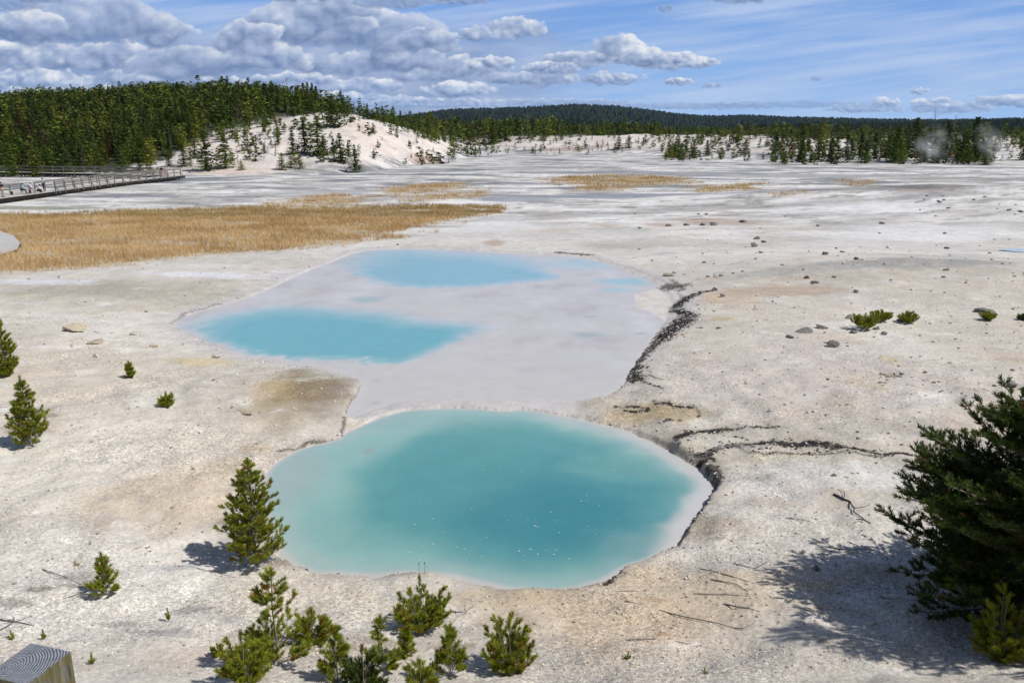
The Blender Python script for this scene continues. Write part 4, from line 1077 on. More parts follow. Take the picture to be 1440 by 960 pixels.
RK = [(1173,487,21,'dark rounded boulder below the pair of pine shrubs',0,1),(1132,466,28,'low dark slab of rock left of the pine shrubs',0,.5),(1111,475,14,'dark rock at the left end of the low slab',0,.8),(1156,461,20,'flat grey rock between the slab and the shrubs',0,.5),
      (107,464,42,'broad flat pale grey boulder on the left slope',1,.55),(192,470,18,'pale grey stone right of the broad flat boulder',1,.7),(136,482,30,'cluster like rough pale stone below the broad boulder',1,.45),(135,502,12,'small upright pale stone on the left slope',1,1.1),(218,487,18,'whitish stone near the shore of the middle pool',1,.5),(306,502,14,'white upright stone on the shore of the middle pool',1,1.1),
      (346,580,26,'flat grey stone left of the ochre mud',1,.35),(348,563,18,'thin grey slab above the flat grey stone',1,.3),(1421,542,22,'grey boulder just above the big dark pine',0,.85),(1386,438,30,'dark flat boulder behind the tiny shrub near the right edge',0,.5),(1201,468,14,'grey stone just below the left pine shrub',0,.8),(1232,463,12,'grey stone below the touching shrubs',0,.8),(1244,470,11,'grey stone below right of the touching shrubs',0,.9),(1194,447,14,'grey rock leaning on the left pine shrub',0,.9),(1266,452,12,'grey rock at the left of the isolated shrub',0,.8),
      (1003,317,12,'dark boulder third in the row beside the rust stain',0,1.1),(988,317,10,'dark boulder second in the row beside the rust stain',0,1),(966,317,10,'dark boulder first in the row beside the rust stain',0,.9),(1046,312,16,'low dark boulder right of the rust stain',0,.6),(940,318,10,'small dark boulder left of the rust stain',0,.9),
      (1061,347,12,'dark boulder, lowest of the small group on the right flats',0,1.1),(1064,336,11,'boulder, topmost of the small group on the right flats',0,.9),(1074,341,9,'boulder at the right of the small group on the right flats',0,.9),(1070,356,9,'dark boulder below the small group on the right flats',0,.9),
      (1160,358,11,'pointed dark rock alone on the right flats',0,1.2),(1205,365,9,'upright grey rock right of the pointed one',0,1.1),(1135,391,11,'dark rock, left one of two above the grey scar',0,1.1),(1146,398,14,'dark rock, right one of two above the grey scar',0,.7),(1204,411,9,'dark rock on the grey scar',0,1),(1331,380,10,'dark rock near the right edge above the grey scar',0,.9),
      (940,388,18,'pale rock at the corner of the milky shore',1,.6),(1016,417,10,'grey rock at the end of the black shore stain',0,1),(1005,407,9,'small dark rock above the black shore stain',0,1),(1173,668,8,'small stone beside the black runnel',0,1),
      (1148,800,14,'pointed grey stone at the edge of the pine shadow',0,1.2),(1225,876,18,'orange brown flat stone in front of the pine shadow',1,.5),(1160,902,14,'white stone in the lower right shadow',1,.7),(883,922,14,'blue grey flat stone at the bottom near the sprout',1,.5),(110,792,18,'tan lump of sinter at lower left',1,.8),(72,690,10,'whitish stone on the left slope',1,.7)]
for i, (px, py, w_, lab, lt, fl) in enumerate(RK): rock(px, py, w_, lab, None, bool(lt), fl, i)
n = 0
while n < 135:
    px, py = random.uniform(880, 1440), random.uniform(300, 640)
    x, y = plane(px, py)
    if max(sdf(BACK, np.array([x]), np.array([y]))[0], sdf(FRONT, np.array([x]), np.array([y]))[0]) > -.5: continue
    if fbm(np.array([x / 4]), np.array([y / 6]), 2, 55)[0] < -.15: continue
    w_ = random.uniform(2.5, 7) * (1 if random.random() < .85 else 1.4); n += 1
    rock(px, py, w_, 'small loose stone scattered over the pale flats right of the pools', 'stones on the right flats', random.random() < .35, random.uniform(.6, 1.1), n)
for n in range(26):
    rock(random.gauss(1250, 8), random.gauss(530, 4.5), random.uniform(4, 9), 'yellowish stone in the small rubble heap on the right flats', 'stones of the yellow rubble heap', True, .8, 2 * n)
for n in range(20):
    px, py = random.uniform(1262, 1440), random.uniform(276, 300); px = 1440 - (300 - py) / 24 * random.uniform(0, 160) if n % 2 else random.uniform(1290, 1340)
    rock(px, py, random.uniform(3, 7), 'dark stone on the low white mound near the right edge', 'stones on the low white mound', False, .9, n)
for n in range(30):
    rock(random.uniform(20, 330), random.uniform(450, 640), random.uniform(3, 7), 'small pale stone on the bare slope left of the pools', 'stones on the left slope', True, .7, n)

def gravel():
    n = 42000
    px = rng.uniform(-120, 1560, n); py = 335 + 700 * rng.random(n) ** .75
    x, y = plane(px, py); ex, ey = [], []
    for L, w, sg in DARK:
        if sg < .55: continue
        seg = np.linalg.norm(np.diff(L, axis=0), axis=1)
        k = int(seg.sum() * 42 * max(.5, w / .12)); i = rng.choice(len(seg), k, p=seg / seg.sum()); t = rng.random((k, 1))
        q = L[i] * (1 - t) + L[i + 1] * t + rng.normal(0, w * 1.1, (k, 2)); ex.append(q[:, 0]); ey.append(q[:, 1])
    n0 = n; ex = np.concatenate(ex); ey = np.concatenate(ey); x = np.concatenate([x, ex]); y = np.concatenate([y, ey]); n = len(x); extra = np.arange(n) >= n0
    z = ground_h(x, y); dF, dB = pool_d(x, y); d = -np.maximum(dF, dB)
    cl = fbm(x / 1.6, y / 1.6, 3, 601)
    ppx, ppy = proj(x, y, z)
    ok = (d > .06) & (rng.random(n) < .42 + .65 * cl + .35 * (y < 14)) & ~((ppx > 500) & (ppx < 840) & (ppy > 545) & (ppy < 590))
    ok |= extra & (d > .04)
    x, y, z = x[ok], y[ok], z[ok]; extra = extra[ok]; ppx, ppy, d = ppx[ok], ppy[ok], d[ok]; n = len(x)
    s = (.0055 + .026 * rng.random(n) ** 5) * (y / 13) ** .9
    s = np.where(extra, (.010 + .030 * rng.random(n) ** 2.5) * (y / 18) ** .5, s)
    V, T = ico(1)
    jit = rng.uniform(.7, 1.25, (n, len(V), 1)); sc = s[:, None, None] * np.stack([rng.uniform(.8, 1.3, n), rng.uniform(.8, 1.3, n), rng.uniform(.45, .8, n)], 1)[:, None]
    P = V[None] * jit * sc + np.stack([x, y, z + s * .25], 1)[:, None]
    r = rng.random(n)[:, None]
    base = np.where(r < .55, (.62, .59, .54), np.where(r < .82, (.46, .42, .36), np.where(r < .93, (.26, .24, .22), (.70, .69, .67))))
    warm = np.exp(-(((ppx - 930) / 260) ** 2 + ((ppy - 880) / 70) ** 2))[:, None] * rng.random((n, 1))
    base = base * (1 - warm) + np.array((.52, .34, .20)) * warm
    yel = np.exp(-(((ppx - 1215) / 40) ** 2 + ((ppy - 560) / 22) ** 2))[:, None] * rng.random((n, 1)) * 1.2
    yel = np.clip(yel, 0, 1); base = base * (1 - yel) + np.array((.58, .46, .24)) * yel
    xy = np.zeros(n)
    for L, w, sg in DARK: xy = np.maximum(xy, sg * (lsdf(L, x, y) < w * 1.2))
    dk = (np.maximum(xy, extra * .9) * (rng.random(n) < np.where(extra, .62, .75)))[:, None]; base = base * (1 - dk) + np.array((.05, .045, .04)) * dk
    C = np.repeat((base * rng.uniform(.8, 1.15, (n, 1)))[:, None], len(V), 1)
    Fc = T[None] + (np.arange(n) * len(V))[:, None, None]
    o = mesh_np('gravel', P.reshape(-1, 3), Fc.reshape(-1, 3), M_GRAVEL, C.reshape(-1, 3), smooth=False)
    tag(o, 'loose pale gravel strewn over the crust', 'gravel', kind='stuff')
gravel()

# foam flecks on the front pool
b = Buf()
for k in range(70):
    px = random.gauss(680, 130) if k % 3 else random.uniform(560, 760); py = random.gauss(755, 32) if k % 4 else random.uniform(660, 815)
    x, y = plane(px, py, .004)
    if sdf(FRONT, np.array([x]), np.array([y]))[0] < .3: continue
    s = random.uniform(.008, .022) * (2.0 if random.random() < .05 else 1); m = 7
    an = np.linspace(0, 2 * math.pi, m + 1)[:-1]; rr = s * np.array([random.uniform(.6, 1.3) for _ in an])
    v = np.stack([x + rr * np.cos(an) * 1.3, y + rr * np.sin(an), np.full(m, WZ_F + .006)], 1); v = np.vstack([v, [x, y, WZ_F + .006 + s * .15]])
    b.add(v, [(i, (i + 1) % m, m) for i in range(m)], (.40, .55, .56))
tag(b.build('foam', M_GRAVEL), 'white foam flecks floating on the front pool', 'foam', kind='stuff')

# ------------------------------------------------------------------ dry grass
def grass():
    Vs, Cs = [], []
    for gi, P in enumerate(GRASS):
        mn, mx = P.min(0) - 2, P.max(0) + 2; area = (mx - mn).prod(); n = int(area * (30 if gi == 0 else 14))
        n = min(n, 90000 if gi == 0 else 16000)
        x = rng.uniform(mn[0], mx[0], n); y = rng.uniform(mn[1], mx[1], n)
        wv = fbm(x / 3, y / 3, 4, 101); d = sdf(P, x + 7 * wv, y + 5 * wv) + 1.2 * fbm(x / .9, y / .9, 2, 651)
        ok = rng.random(n) < sstep(-1.6, 2.6, d) * (.86 + 2.2 * fbm(x / 7, y / 2.0, 4, 661) - (.50 if gi else 0))
        x, y = x[ok], y[ok]; k = len(x); z = ground_h(x, y)
        hp = .30 + .22 * fbm(x / 5, y / 5, 3, 671)
        tt = fbm(x / 6, y / 4, 3, 681); gg = fbm(x / 4, y / 2, 3, 691); nb = 5; tt = np.repeat(tt, nb); gg = np.repeat(gg, nb)
        x = np.repeat(x, nb) + rng.normal(0, .05, k * nb); y = np.repeat(y, nb) + rng.normal(0, .05, k * nb); z = np.repeat(z, nb); hp = np.repeat(np.clip(hp, .12, .6), nb) * rng.uniform(.35, 1.4, k * nb)
        a = rng.uniform(0, 6.28, k * nb); w = .016 * (y / 70) ** .7
        ln = rng.normal(0, .12, (k * nb, 2)) + np.array([-.05, 0])
        p0 = np.stack([x - np.cos(a) * w, y - np.sin(a) * w, z - .02], 1); p1 = np.stack([x + np.cos(a) * w, y + np.sin(a) * w, z - .02], 1); p2 = np.stack([x + ln[:, 0], y + ln[:, 1], z + hp], 1)
        V = np.stack([p0, p1, p2], 1).reshape(-1, 3)
        t = np.clip(.5 + .8 * tt + rng.normal(0, .2, k * nb), 0, 1)[:, None]
        c = np.array((.50, .30, .11)) * (1 - t) + np.array((.86, .65, .36)) * t
        gr = (np.clip(.25 + gg, 0, 1) * (.75 if gi in (4, 5) else .35) * (rng.random(k * nb) < .5))[:, None]; pxg, pyg = proj(x, y, z)
        gr = np.clip(gr + ((pyg < 306) & (gi == 0))[:, None] * .30, 0, .9)
        c = c * (1 - gr) + np.array((.17, .16, .045)) * gr
        Vs.append(V); Cs.append(np.repeat(c * rng.uniform(.8, 1.2, (k * nb, 1)), 3, 0))
    V = np.concatenate(Vs)
    tag(mesh_np('grass', V, np.arange(len(V)).reshape(-1, 3), M_GRASS, np.concatenate(Cs), smooth=False), 'dry golden grass growing in patches across the basin', 'grass', kind='stuff')
grass()

# ------------------------------------------------------------------ fallen branches
def fallen(pts, rad, label, twigs=3, seed=0, c=(.16, .14, .125), lift=.02, name='fallen_branch'):
    r = random.Random(seed); P = [G1(*p) for p in pts]; P = [np.array((x, y, z + rad * .6 + lift * (0 if i in (0, len(P) - 1) else r.random()))) for i, (x, y, z) in enumerate(P)]
    Q = []
    for a, b_ in zip(P[:-1], P[1:]):
        for t in (0, .33, .66): Q.append(a + (b_ - a) * t + np.array((r.uniform(-1, 1), r.uniform(-1, 1), r.uniform(0, .4))) * rad * 1.2)
    Q.append(P[-1]); b = Buf(); v, f = tube(Q, np.linspace(rad, rad * .35, len(Q)), 6); b.add(v, f, c)
    L = np.linalg.norm(P[-1] - P[0])
    for k in range(twigs):
        q = Q[r.randrange(1, len(Q) - 1)]; a = r.uniform(0, 6.28); l = L * r.uniform(.12, .32)
        m = q + np.array((math.cos(a) * l * .5, math.sin(a) * l * .5, r.uniform(0, .06))); e = q + np.array((math.cos(a + .3) * l, math.sin(a + .3) * l, r.uniform(-.01, .12)))
        e[2] = max(e[2], ground_h(e[0], e[1]) + .005); m[2] = max(m[2], ground_h(m[0], m[1]) + .005)
        v, f = tube([q, m, e], [rad * .5, rad * .38, rad * .2], 4); b.add(v, f, c)
    tag(b.build(name, M_BARK), label, 'branch')
fallen([(1171,695),(1196,706),(1202,722),(1224,736)], .022, 'dark forked branch lying at the edge of the big pine shadow', 3, 1, (.07, .06, .055))
for i, (a, lab) in enumerate([
    ([(985,800),(1020,808),(1060,820)], 'thin dark stick, uppermost of the twigs right of the front pool'), ([(975,835),(1010,836),(1055,838)], 'thin stick lying level among the twigs right of the front pool'),
    ([(1000,815),(1035,822),(1070,845)], 'curved twig crossing the others right of the front pool'), ([(1020,850),(1045,855),(1068,860)], 'short thick stick below the twigs right of the front pool'),
    ([(1030,792),(1060,800),(1082,788)], 'bent twig between the pool and the pine shadow'), ([(868,831),(890,831),(912,830)], 'pale straight stick beside the pool undercut'),
    ([(880,845),(940,862),(1000,876),(1045,886)], 'long thin root crossing the orange gravel'), ([(880,900),(920,898),(965,904)], 'thin wavy root on the orange gravel near the bottom'),
    ([(1105,728),(1125,731),(1140,733)], 'short dark twig on the white crust left of the pine'), ([(640,873),(655,858),(682,838)], 'bleached dead twig right of the dense round pine'),
    ([(635,860),(655,862),(668,850)], 'grey dead twig crossing the bleached one by the round pine'), ([(0,886),(18,876),(42,867)], 'grey stick poking in from the left edge behind the post'),
    ([(0,872),(20,874),(48,880)], 'dark twig lying behind the wooden post'), ([(96,840),(120,832),(135,845)], 'thin twig beside the short pine at lower left'),
    ([(1028,627),(1040,630),(1050,636)], 'short black stick beside the black runnel'), ([(1238,840),(1290,846),(1350,850)], 'thin pale stick under the big dark pine'),
    ([(250,795),(280,800),(330,812)], 'grey twig left of the bushy pine on the shore'), ([(60,800),(90,812),(115,822)], 'grey twig on white gravel at lower left'),
    ([(1165,770),(1195,775),(1230,772)], 'dark twig within the big pine shadow')]):
    fallen(a, .009 + .004 * (i % 3 == 0), lab, 3 if i in (0, 2, 9, 10, 12) else 1, 60 + i, (.13, .12, .115) if i not in (5, 9, 15) else (.42, .40, .37))
# two dry stalks at the pool edge
for i, (px, py, t, lab) in enumerate([(589, 806, 792, 'left dry stalk at the near edge of the front pool'), (597, 806, 791, 'right dry stalk at the near edge of the front pool')]):
    x, y, z = G1(px, py); h = height_for(x, y, z, t); b = Buf(); v, f = tube([(x, y, z - .01), (x + .01, y, z + h * .6), (x + .005, y, z + h)], [.004, .003, .003], 4); b.add(v, f, (.10, .08, .06))
    v, f = tube([(x + .005, y, z + h * .92), (x + .004, y, z + h * 1.1)], [.009, .006], 5); b.add(v, f, (.08, .05, .03)); tag(b.build('dry_stalk', M_BARK), lab, 'plant')

# ------------------------------------------------------------------ boardwalks, bench, post
GREY, DARKW, PALE = (.20, .19, .17), (.016, .014, .012), (.52, .50, .47)
def boardwalk(path, width, zd, label, rails, legs_step=2.4, seed=0, rail_h=1.1, side_rails=(1, -1), gap=None):
    P = np.array(path, float); root = empty('boardwalk', (P[0][0], P[0][1], 0), label, 'boardwalk')
    off = Vector((P[0][0], P[0][1], 0))
    def put(b, nm): 
        o = b.build(nm, M_WOOD, root, smooth=False); o.location = -off; return o
    seg = np.linalg.norm(np.diff(P, axis=0), axis=1); cum = np.concatenate([[0], np.cumsum(seg)])
    def at(s):
        i = min(np.searchsorted(cum, s, 'right') - 1, len(seg) - 1); t = (s - cum[i]) / seg[i]; d = (P[i + 1] - P[i]) / seg[i]
        return P[i] + (P[i + 1] - P[i]) * t, d, np.array([-d[1], d[0]])
    r = random.Random(seed); deck = Buf(); L = cum[-1]; s = 0
    while s < L - .1:                     # planks
        c, d, nrm = at(s + .1); tone = r.uniform(.85, 1.1)
        v, f = box(c[0] + nrm[0] * width / 2, c[1] + nrm[1] * width / 2, zd - .02, .19, width, .045, math.atan2(d[1], d[0])); deck.add(v, f, np.array(PALE) * tone); s += .2
    put(deck, 'deck')
    for e, nm in ((0.06, 0), (width - .06, 1)):
        b = Buf(); k = max(2, int(L / 6) + 1); q = [at(t)[0] + at(t)[2] * e for t in np.linspace(0, L, k)]
        for a0, a1 in zip(q[:-1], q[1:]):
            v, f = beam((a0[0], a0[1], zd - .25), (a1[0], a1[1], zd - .25), .06, .40); b.add(v, f, np.array(DARKW) * 1.3)
        put(b, 'beam')
    t = .3
    while t < L:
        c, d, nrm = at(t)
        for e in (.15, width - .15):
            q = c + nrm * e; gz = ground_h(q[0], q[1]); b = Buf(); v, f = beam((q[0], q[1], gz - .1), (q[0], q[1], zd - .06), .16, .16); b.add(v, f, np.array(GREY) * .5); put(b, 'leg')
        t += legs_step
    for (s0, s1, side) in rails:
        e = -.04 if side > 0 else width + .04; t = s0; n_ = 0; pts = []
        while t <= s1 + .01:
            c, d, nrm = at(min(t, L)); q = c + nrm * e; b = Buf(); v, f = beam((q[0], q[1], zd - .30), (q[0], q[1], zd + rail_h), .11, .11); b.add(v, f, np.array(GREY) * r.uniform(.8, 1.1)); put(b, 'post')
            pts.append(q)
            if side > 0 and n_ % 2 == 0:
                b = Buf(); o2 = c + nrm * (e - .55); v, f = beam((o2[0], o2[1], zd - .25), (q[0], q[1], zd + rail_h * .62), .08, .08); b.add(v, f, np.array(GREY) * .9); put(b, 'brace')
            t += 2.3; n_ += 1
        for hh in (rail_h, rail_h * .52):
            b = Buf()
            for a0, a1 in zip(pts[:-1], pts[1:]):
                v, f = beam((a0[0], a0[1], zd + hh), (a1[0], a1[1], zd + hh), .07, .17); b.add(v, f, np.array(GREY) * 1.0)
            put(b, 'rail')
    return root
ZD = .66
boardwalk([(-58.3, 72), (-58.1, 100), (-58.4, 120), (-56.9, 141.5)], 2.5, ZD, 'main grey wooden boardwalk with railings running away at the far left', [(31, 69, 1), (31, 69, -1), (5, 28, -1)], seed=1)
boardwalk([(-59.6, 141.0), (-72, 147), (-100, 154)], 2.0, ZD + .05, 'rear boardwalk branching left below the forest', [(4, 40, 1), (2, 40, -1)], seed=2)
# plank platform corner at the left edge
e = W([(-70,312),(0,325),(19,331),(28,341),(24,349),(0,357),(-70,380)], .5)
root = empty('boardwalk', (e[2][0], e[2][1], 0), 'end of a nearer boardwalk with pale top and dark edge at the left edge', 'boardwalk')
b = Buf(); k = len(e); v = np.vstack([np.c_[e, np.full(k, .5)], np.c_[e, np.full(k, .42)]]); fs = [(i, (i + 1) % k, (i + 1) % k + k) for i in range(k)] + [(i, (i + 1) % k + k, i + k) for i in range(k)] + [(0, i, i + 1) for i in range(1, k - 1)]
b.add(v, fs, (.50, .49, .48)); o = b.build('deck', M_WOOD, root, False); o.location = -Vector(root.location)
b = Buf(); cpt = e.mean(0); e2 = cpt + (e - cpt) * .985
for i in range(k - 1):
    v, f = beam((*e2[i], .27), (*e2[i + 1], .27), .05, .28); b.add(v, f, (.04, .037, .034))
o = b.build('beam', M_WOOD, root, False); o.location = -Vector(root.location)
for i in (2, 3, 4):
    b = Buf(); q = cpt + (e[i] - cpt) * .96; v, f = beam((q[0], q[1], ground_h(*q) - .1), (q[0], q[1], .42), .15, .15); b.add(v, f, (.10, .09, .08)); o = b.build('leg', M_WOOD, root, False); o.location = -Vector(root.location)

def deck_xy(px, x): dep = -x * F / (720 - px); return x, (dep - (CH - ZD) * sp) / cp
bx, by = deck_xy(30, -59.4)
def bench(x, y, rz, L, label):
    root = empty('bench', (x, y, ZD), label, 'bench', rz=rz)
    b = Buf()
    for k in (-.14, 0, .14):
        v, f = box(0, k, .44, L, .12, .05); b.add(v, f, (.26, .21, .16))
    b.build('seat', M_WOOD, root, False)
    for s in (-1, 1):
        b = Buf(); v, f = box(s * L * .38, 0, .21, .10, .32, .42); b.add(v, f, (.12, .10, .085)); b.build('leg', M_WOOD, root, False)
bench(bx, by, math.radians(70), 3.2, 'long low wooden bench on the boardwalk carrying two seated visitors')

def post():
    cs = [plane(*q, 7.0) for q in ((45, 903), (101, 915), (35, 962))]
    A, B, C = [np.array(c) for c in cs]; D = A + C - B
    cen = (A + B + C + D) / 4; u = (B - A + C - D) / 2; ang = math.atan2(u[1], u[0]); sx = np.linalg.norm(u); sy = np.linalg.norm((D - A + C - B) / 2)
    root = empty('wooden_post', (cen[0], cen[1], 5.8), 'weathered square wooden post with growth rings at the lower left corner', 'post', rz=ang)
    n = 14; zt = 1.2
    # body with slightly worn, chamfered top edges
    ring = []
    def sq(s, z): return [(a * sx / 2 * s, c * sy / 2 * s, z) for a, c in ((-1, -1), (0, -1), (1, -1), (1, 0), (1, 1), (0, 1), (-1, 1), (-1, 0))]
    lv = [sq(1, -.3), sq(1, zt - .2), sq(1, zt - .006), sq(.985, zt - .001)]
    v = np.array([p for l in lv for p in l]); f = []
    for i in range(3):
        for j in range(8): f.append((i * 8 + j, i * 8 + (j + 1) % 8, (i + 1) * 8 + (j + 1) % 8, (i + 1) * 8 + j))
    m, nt, b = newmat('mossy_post_side'); oc = N(nt, 'ShaderNodeTexCoord').outputs['Object']
    mp = N(nt, 'ShaderNodeMapping', inp={'Vector': oc}); mp.inputs['Scale'].default_value = (1, 1, .07)
    n1 = noise(nt, mp.outputs[0], 95, 5, .7); n2 = noise(nt, oc, 26, 5, .65)
    cr = N(nt, 'ShaderNodeValToRGB', inp={'Fac': n1}); cr.color_ramp.elements[0].position = .32; cr.color_ramp.elements[0].color = (.035, .034, .024, 1); cr.color_ramp.elements[1].position = .68; cr.color_ramp.elements[1].color = (.26, .25, .20, 1)
    mx = N(nt, 'ShaderNodeMix', data_type='RGBA', blend_type='MIX'); nt.links.new(maprange(nt, n2, .42, .60, 0, .75), mx.inputs['Factor']); nt.links.new(cr.outputs[0], mx.inputs[6]); mx.inputs[7].default_value = (.13, .105, .02, 1)
    nt.links.new(mx.outputs[2], b.inputs['Base Color']); b.inputs['Roughness'].default_value = .9
    bu = N(nt, 'ShaderNodeBump', inp={'Strength': .9, 'Distance': .004, 'Height': n1}); nt.links.new(bu.outputs[0], b.inputs['Normal'])
    mesh_np('shaft', v, f, m, smooth=False, parent=root)
    m, nt, b = newmat('end_grain'); oc = N(nt, 'ShaderNodeTexCoord').outputs['Object']
    mp = N(nt, 'ShaderNodeMapping', inp={'Vector': oc}); mp.inputs['Location'].default_value = (.022, .012, 0)
    ds = N(nt, 'ShaderNodeVectorMath', operation='ADD'); nt.links.new(mp.outputs[0], ds.inputs[0])
    dn = N(nt, 'ShaderNodeTexNoise', inp={'Vector': oc, 'Scale': 22, 'Detail': 2}); dsub = N(nt, 'ShaderNodeVectorMath', operation='SCALE', inp={'Scale': .012}); nt.links.new(dn.outputs['Color'], dsub.inputs[0]); nt.links.new(dsub.outputs[0], ds.inputs[1])
    wv = N(nt, 'ShaderNodeTexWave', wave_type='RINGS', rings_direction='Z', inp={'Vector': ds.outputs[0], 'Scale': 62, 'Distortion': 2.6, 'Detail': 4, 'Detail Scale': .9})
    cr = N(nt, 'ShaderNodeValToRGB', inp={'Fac': wv.outputs['Fac']}); cr.color_ramp.elements[0].position = .12; cr.color_ramp.elements[0].color = (.10, .115, .14, 1); cr.color_ramp.elements[1].position = .6; cr.color_ramp.elements[1].color = (.30, .32, .36, 1)
    sc = scalecol(nt, cr.outputs[0], maprange(nt, noise(nt, oc, 60, 5, .7), .3, .7, .7, 1.25))
    nt.links.new(sc, b.inputs['Base Color']); b.inputs['Roughness'].default_value = .9
    bu = N(nt, 'ShaderNodeBump', inp={'Strength': .8, 'Distance': .002, 'Height': wv.outputs['Fac']}); nt.links.new(bu.outputs[0], b.inputs['Normal'])
    top = sq(.985, zt - .001); v = np.array(top + [(0, 0, zt)]); mesh_np('end_grain', v, [(i, (i + 1) % 8, 8) for i in range(8)], m, smooth=False, parent=root)
post()

# ------------------------------------------------------------------ visitors
def skin_obj(name, pts, edges, rad, mat, parent, sub=1):
    me = bpy.data.meshes.new(name); me.from_pydata([tuple(p) for p in pts], edges, []); me.materials.append(mat)
    o = bpy.data.objects.new(name, me); COL.objects.link(o); o.parent = parent
    o.modifiers.new('skin', 'SKIN'); sv_ = me.skin_vertices[0].data
    for i, r in enumerate(rad):
        r = r if isinstance(r, tuple) else (r, r); sv_[i].radius = r
    sv_[0].use_root = True
    s = o.modifiers.new('sub', 'SUBSURF'); s.levels = s.render_levels = sub
    return o
PM = {}
def cm(nm, c, r=.85):
    if nm not in PM: PM[nm] = plain_material(nm, c, r, 30, .1)
    return PM[nm]
def person(x, y, z, rz, pose, shirt, pants, hair, label, hat=None):
    root = empty('person', (x, y, z), label, 'person', rz=rz)
    if pose == 'stand': J = dict(pel=(0,0,.95), ch=(0,.01,1.30), nk=(0,.01,1.48), hd=(0,.03,1.60), tp=(0,.03,1.70), sh=(.19,0,1.41), el=(.26,-.02,1.13), wr=(.24,.12,.92), hp=(.10,0,.90), kn=(.12,.03,.50), an=(.12,0,.08), to=(.13,.17,.04))
    elif pose == 'point': J = dict(pel=(0,0,.95), ch=(0,.01,1.30), nk=(0,.01,1.48), hd=(0,.03,1.60), tp=(0,.03,1.70), sh=(.19,0,1.41), el=(.24,.22,1.30), wr=(.10,.36,1.50), hp=(.10,0,.90), kn=(.12,.03,.50), an=(.12,0,.08), to=(.13,.17,.04))
    elif pose == 'sit': J = dict(pel=(0,0,.56), ch=(0,.10,.90), nk=(0,.17,1.07), hd=(0,.22,1.18), tp=(0,.24,1.28), sh=(.18,.14,1.0), el=(.22,.26,.76), wr=(.14,.42,.66), hp=(.10,.02,.55), kn=(.13,.46,.52), an=(.13,.46,.10), to=(.13,.62,.05))
    else: J = dict(pel=(0,0,.30), ch=(0,.12,.62), nk=(0,.22,.78), hd=(0,.28,.88), tp=(0,.31,.97), sh=(.18,.18,.72), el=(.22,.34,.52), wr=(.16,.48,.36), hp=(.10,.03,.28), kn=(.16,.40,.42), an=(.14,.22,.09), to=(.15,.40,.05))
    def m(p, s): return (p[0] * s, p[1], p[2])
    pts = [J['pel'], J['ch'], J['nk'], J['hd'], J['tp']]; rad = [(.15, .11), (.155, .105), .055, (.082, .10), (.07, .082)]; ed = [(0, 1), (1, 2), (2, 3), (3, 4)]
    pts.append(tuple(np.array(J['hd']) + (0, .105, -.01))); rad.append(.018); ed.append((3, 5))
    for s in (-1, 1):
        k = len(pts); w2 = np.array(m(J['wr'], s)); hnd = w2 + (w2 - np.array(m(J['el'], s))) * .30
        pts += [m(J['sh'], s), m(J['el'], s), tuple(w2), tuple(hnd)]; rad += [.062, .042, .030, (.038, .022)]; ed += [(1, k), (k, k + 1), (k + 1, k + 2), (k + 2, k + 3)]
        k = len(pts); pts += [m(J['hp'], s), m(J['kn'], s), m(J['an'], s), m(J['to'], s)]; rad += [.085, .060, .042, (.045, .035)]; ed += [(0, k), (k, k + 1), (k + 1, k + 2), (k + 2, k + 3)]
    skin_obj('body', pts, ed, rad, cm('skin', (.50, .30, .21)), root)
    pts = [tuple(np.array(J['pel']) * .8 + np.array(J['ch']) * .2), J['ch'], tuple(np.array(J['nk']) * .7 + np.array(J['ch']) * .3)]; rad = [(.18, .14), (.19, .135), .09]; ed = [(0, 1), (1, 2)]
    for s in (-1, 1):
        k = len(pts); a = np.array(m(J['sh'], s)); c = np.array(m(J['el'], s)); pts += [tuple(a), tuple(c)]; rad += [.085, .065]; ed += [(1, k), (k, k + 1)]
        if pose in ('sit', 'crouch'): pts.append(tuple(c * .25 + np.array(m(J['wr'], s)) * .75)); rad.append(.052); ed.append((k + 1, k + 2))
    skin_obj('shirt', pts, ed, rad, cm('cloth_' + shirt[0], shirt[1]), root)
    pts = [J['pel']]; rad = [(.175, .135)]; ed = []
    for s in (-1, 1):
        k = len(pts); an = np.array(m(J['an'], s)); kn = np.array(m(J['kn'], s)); pts += [m(J['hp'], s), tuple(kn), tuple(an * (1 - pants[2]) + kn * pants[2])]; rad += [.105, .082, .068]; ed += [(0, k), (k, k + 1), (k + 1, k + 2)]
    skin_obj('trousers', pts, ed, rad, cm('cloth_' + pants[0], pants[1]), root)
    for s in (-1, 1):
        b = Buf(); V, T = ico(2); t_ = np.array(m(J['to'], s)); a_ = np.array(m(J['an'], s)); c_ = (t_ + a_) / 2; V = V * (.058, .15, .055) + (c_[0], c_[1], max(c_[2] - .01, .05)); b.add(V, T, (.05, .045, .04)); b.build('shoe', M_WOOD, root)
    V, T = ico(2); b = Buf(); hc = np.array(J['tp']) + (0, -.03, -.035)
    if hat:
        b.add(V * (.105, .115, .085) + hc + (0, .02, .045), T, hat); ring = V * (.17, .19, .018) + hc + (0, .05, .02); b.add(ring, T, hat); b.build('hat', M_WOOD, root)
    Vh = V * (.100, .110, .12) + hc; b = Buf(); b.add(Vh + ((0, -.01, -.03)), T, hair); b.build('hair', M_WOOD, root)
BLK, KHA, TEA, WHT, LBL, PNK, NAV = ('black', (.02, .02, .025)), ('khaki', (.38, .34, .28)), ('teal', (.28, .55, .52)), ('white', (.72, .74, .80)), ('pale_blue', (.42, .62, .85)), ('pink', (.62, .32, .42)), ('navy', (.02, .025, .04))
def PP(px, x, rz, pose, sh, pt, hair, lab, hat=None, dz=0):
    X_, Y_ = deck_xy(px, x); person(X_, Y_, ZD + .003 + dz, rz, pose, sh, pt, hair, lab, hat)
R_ = math.radians
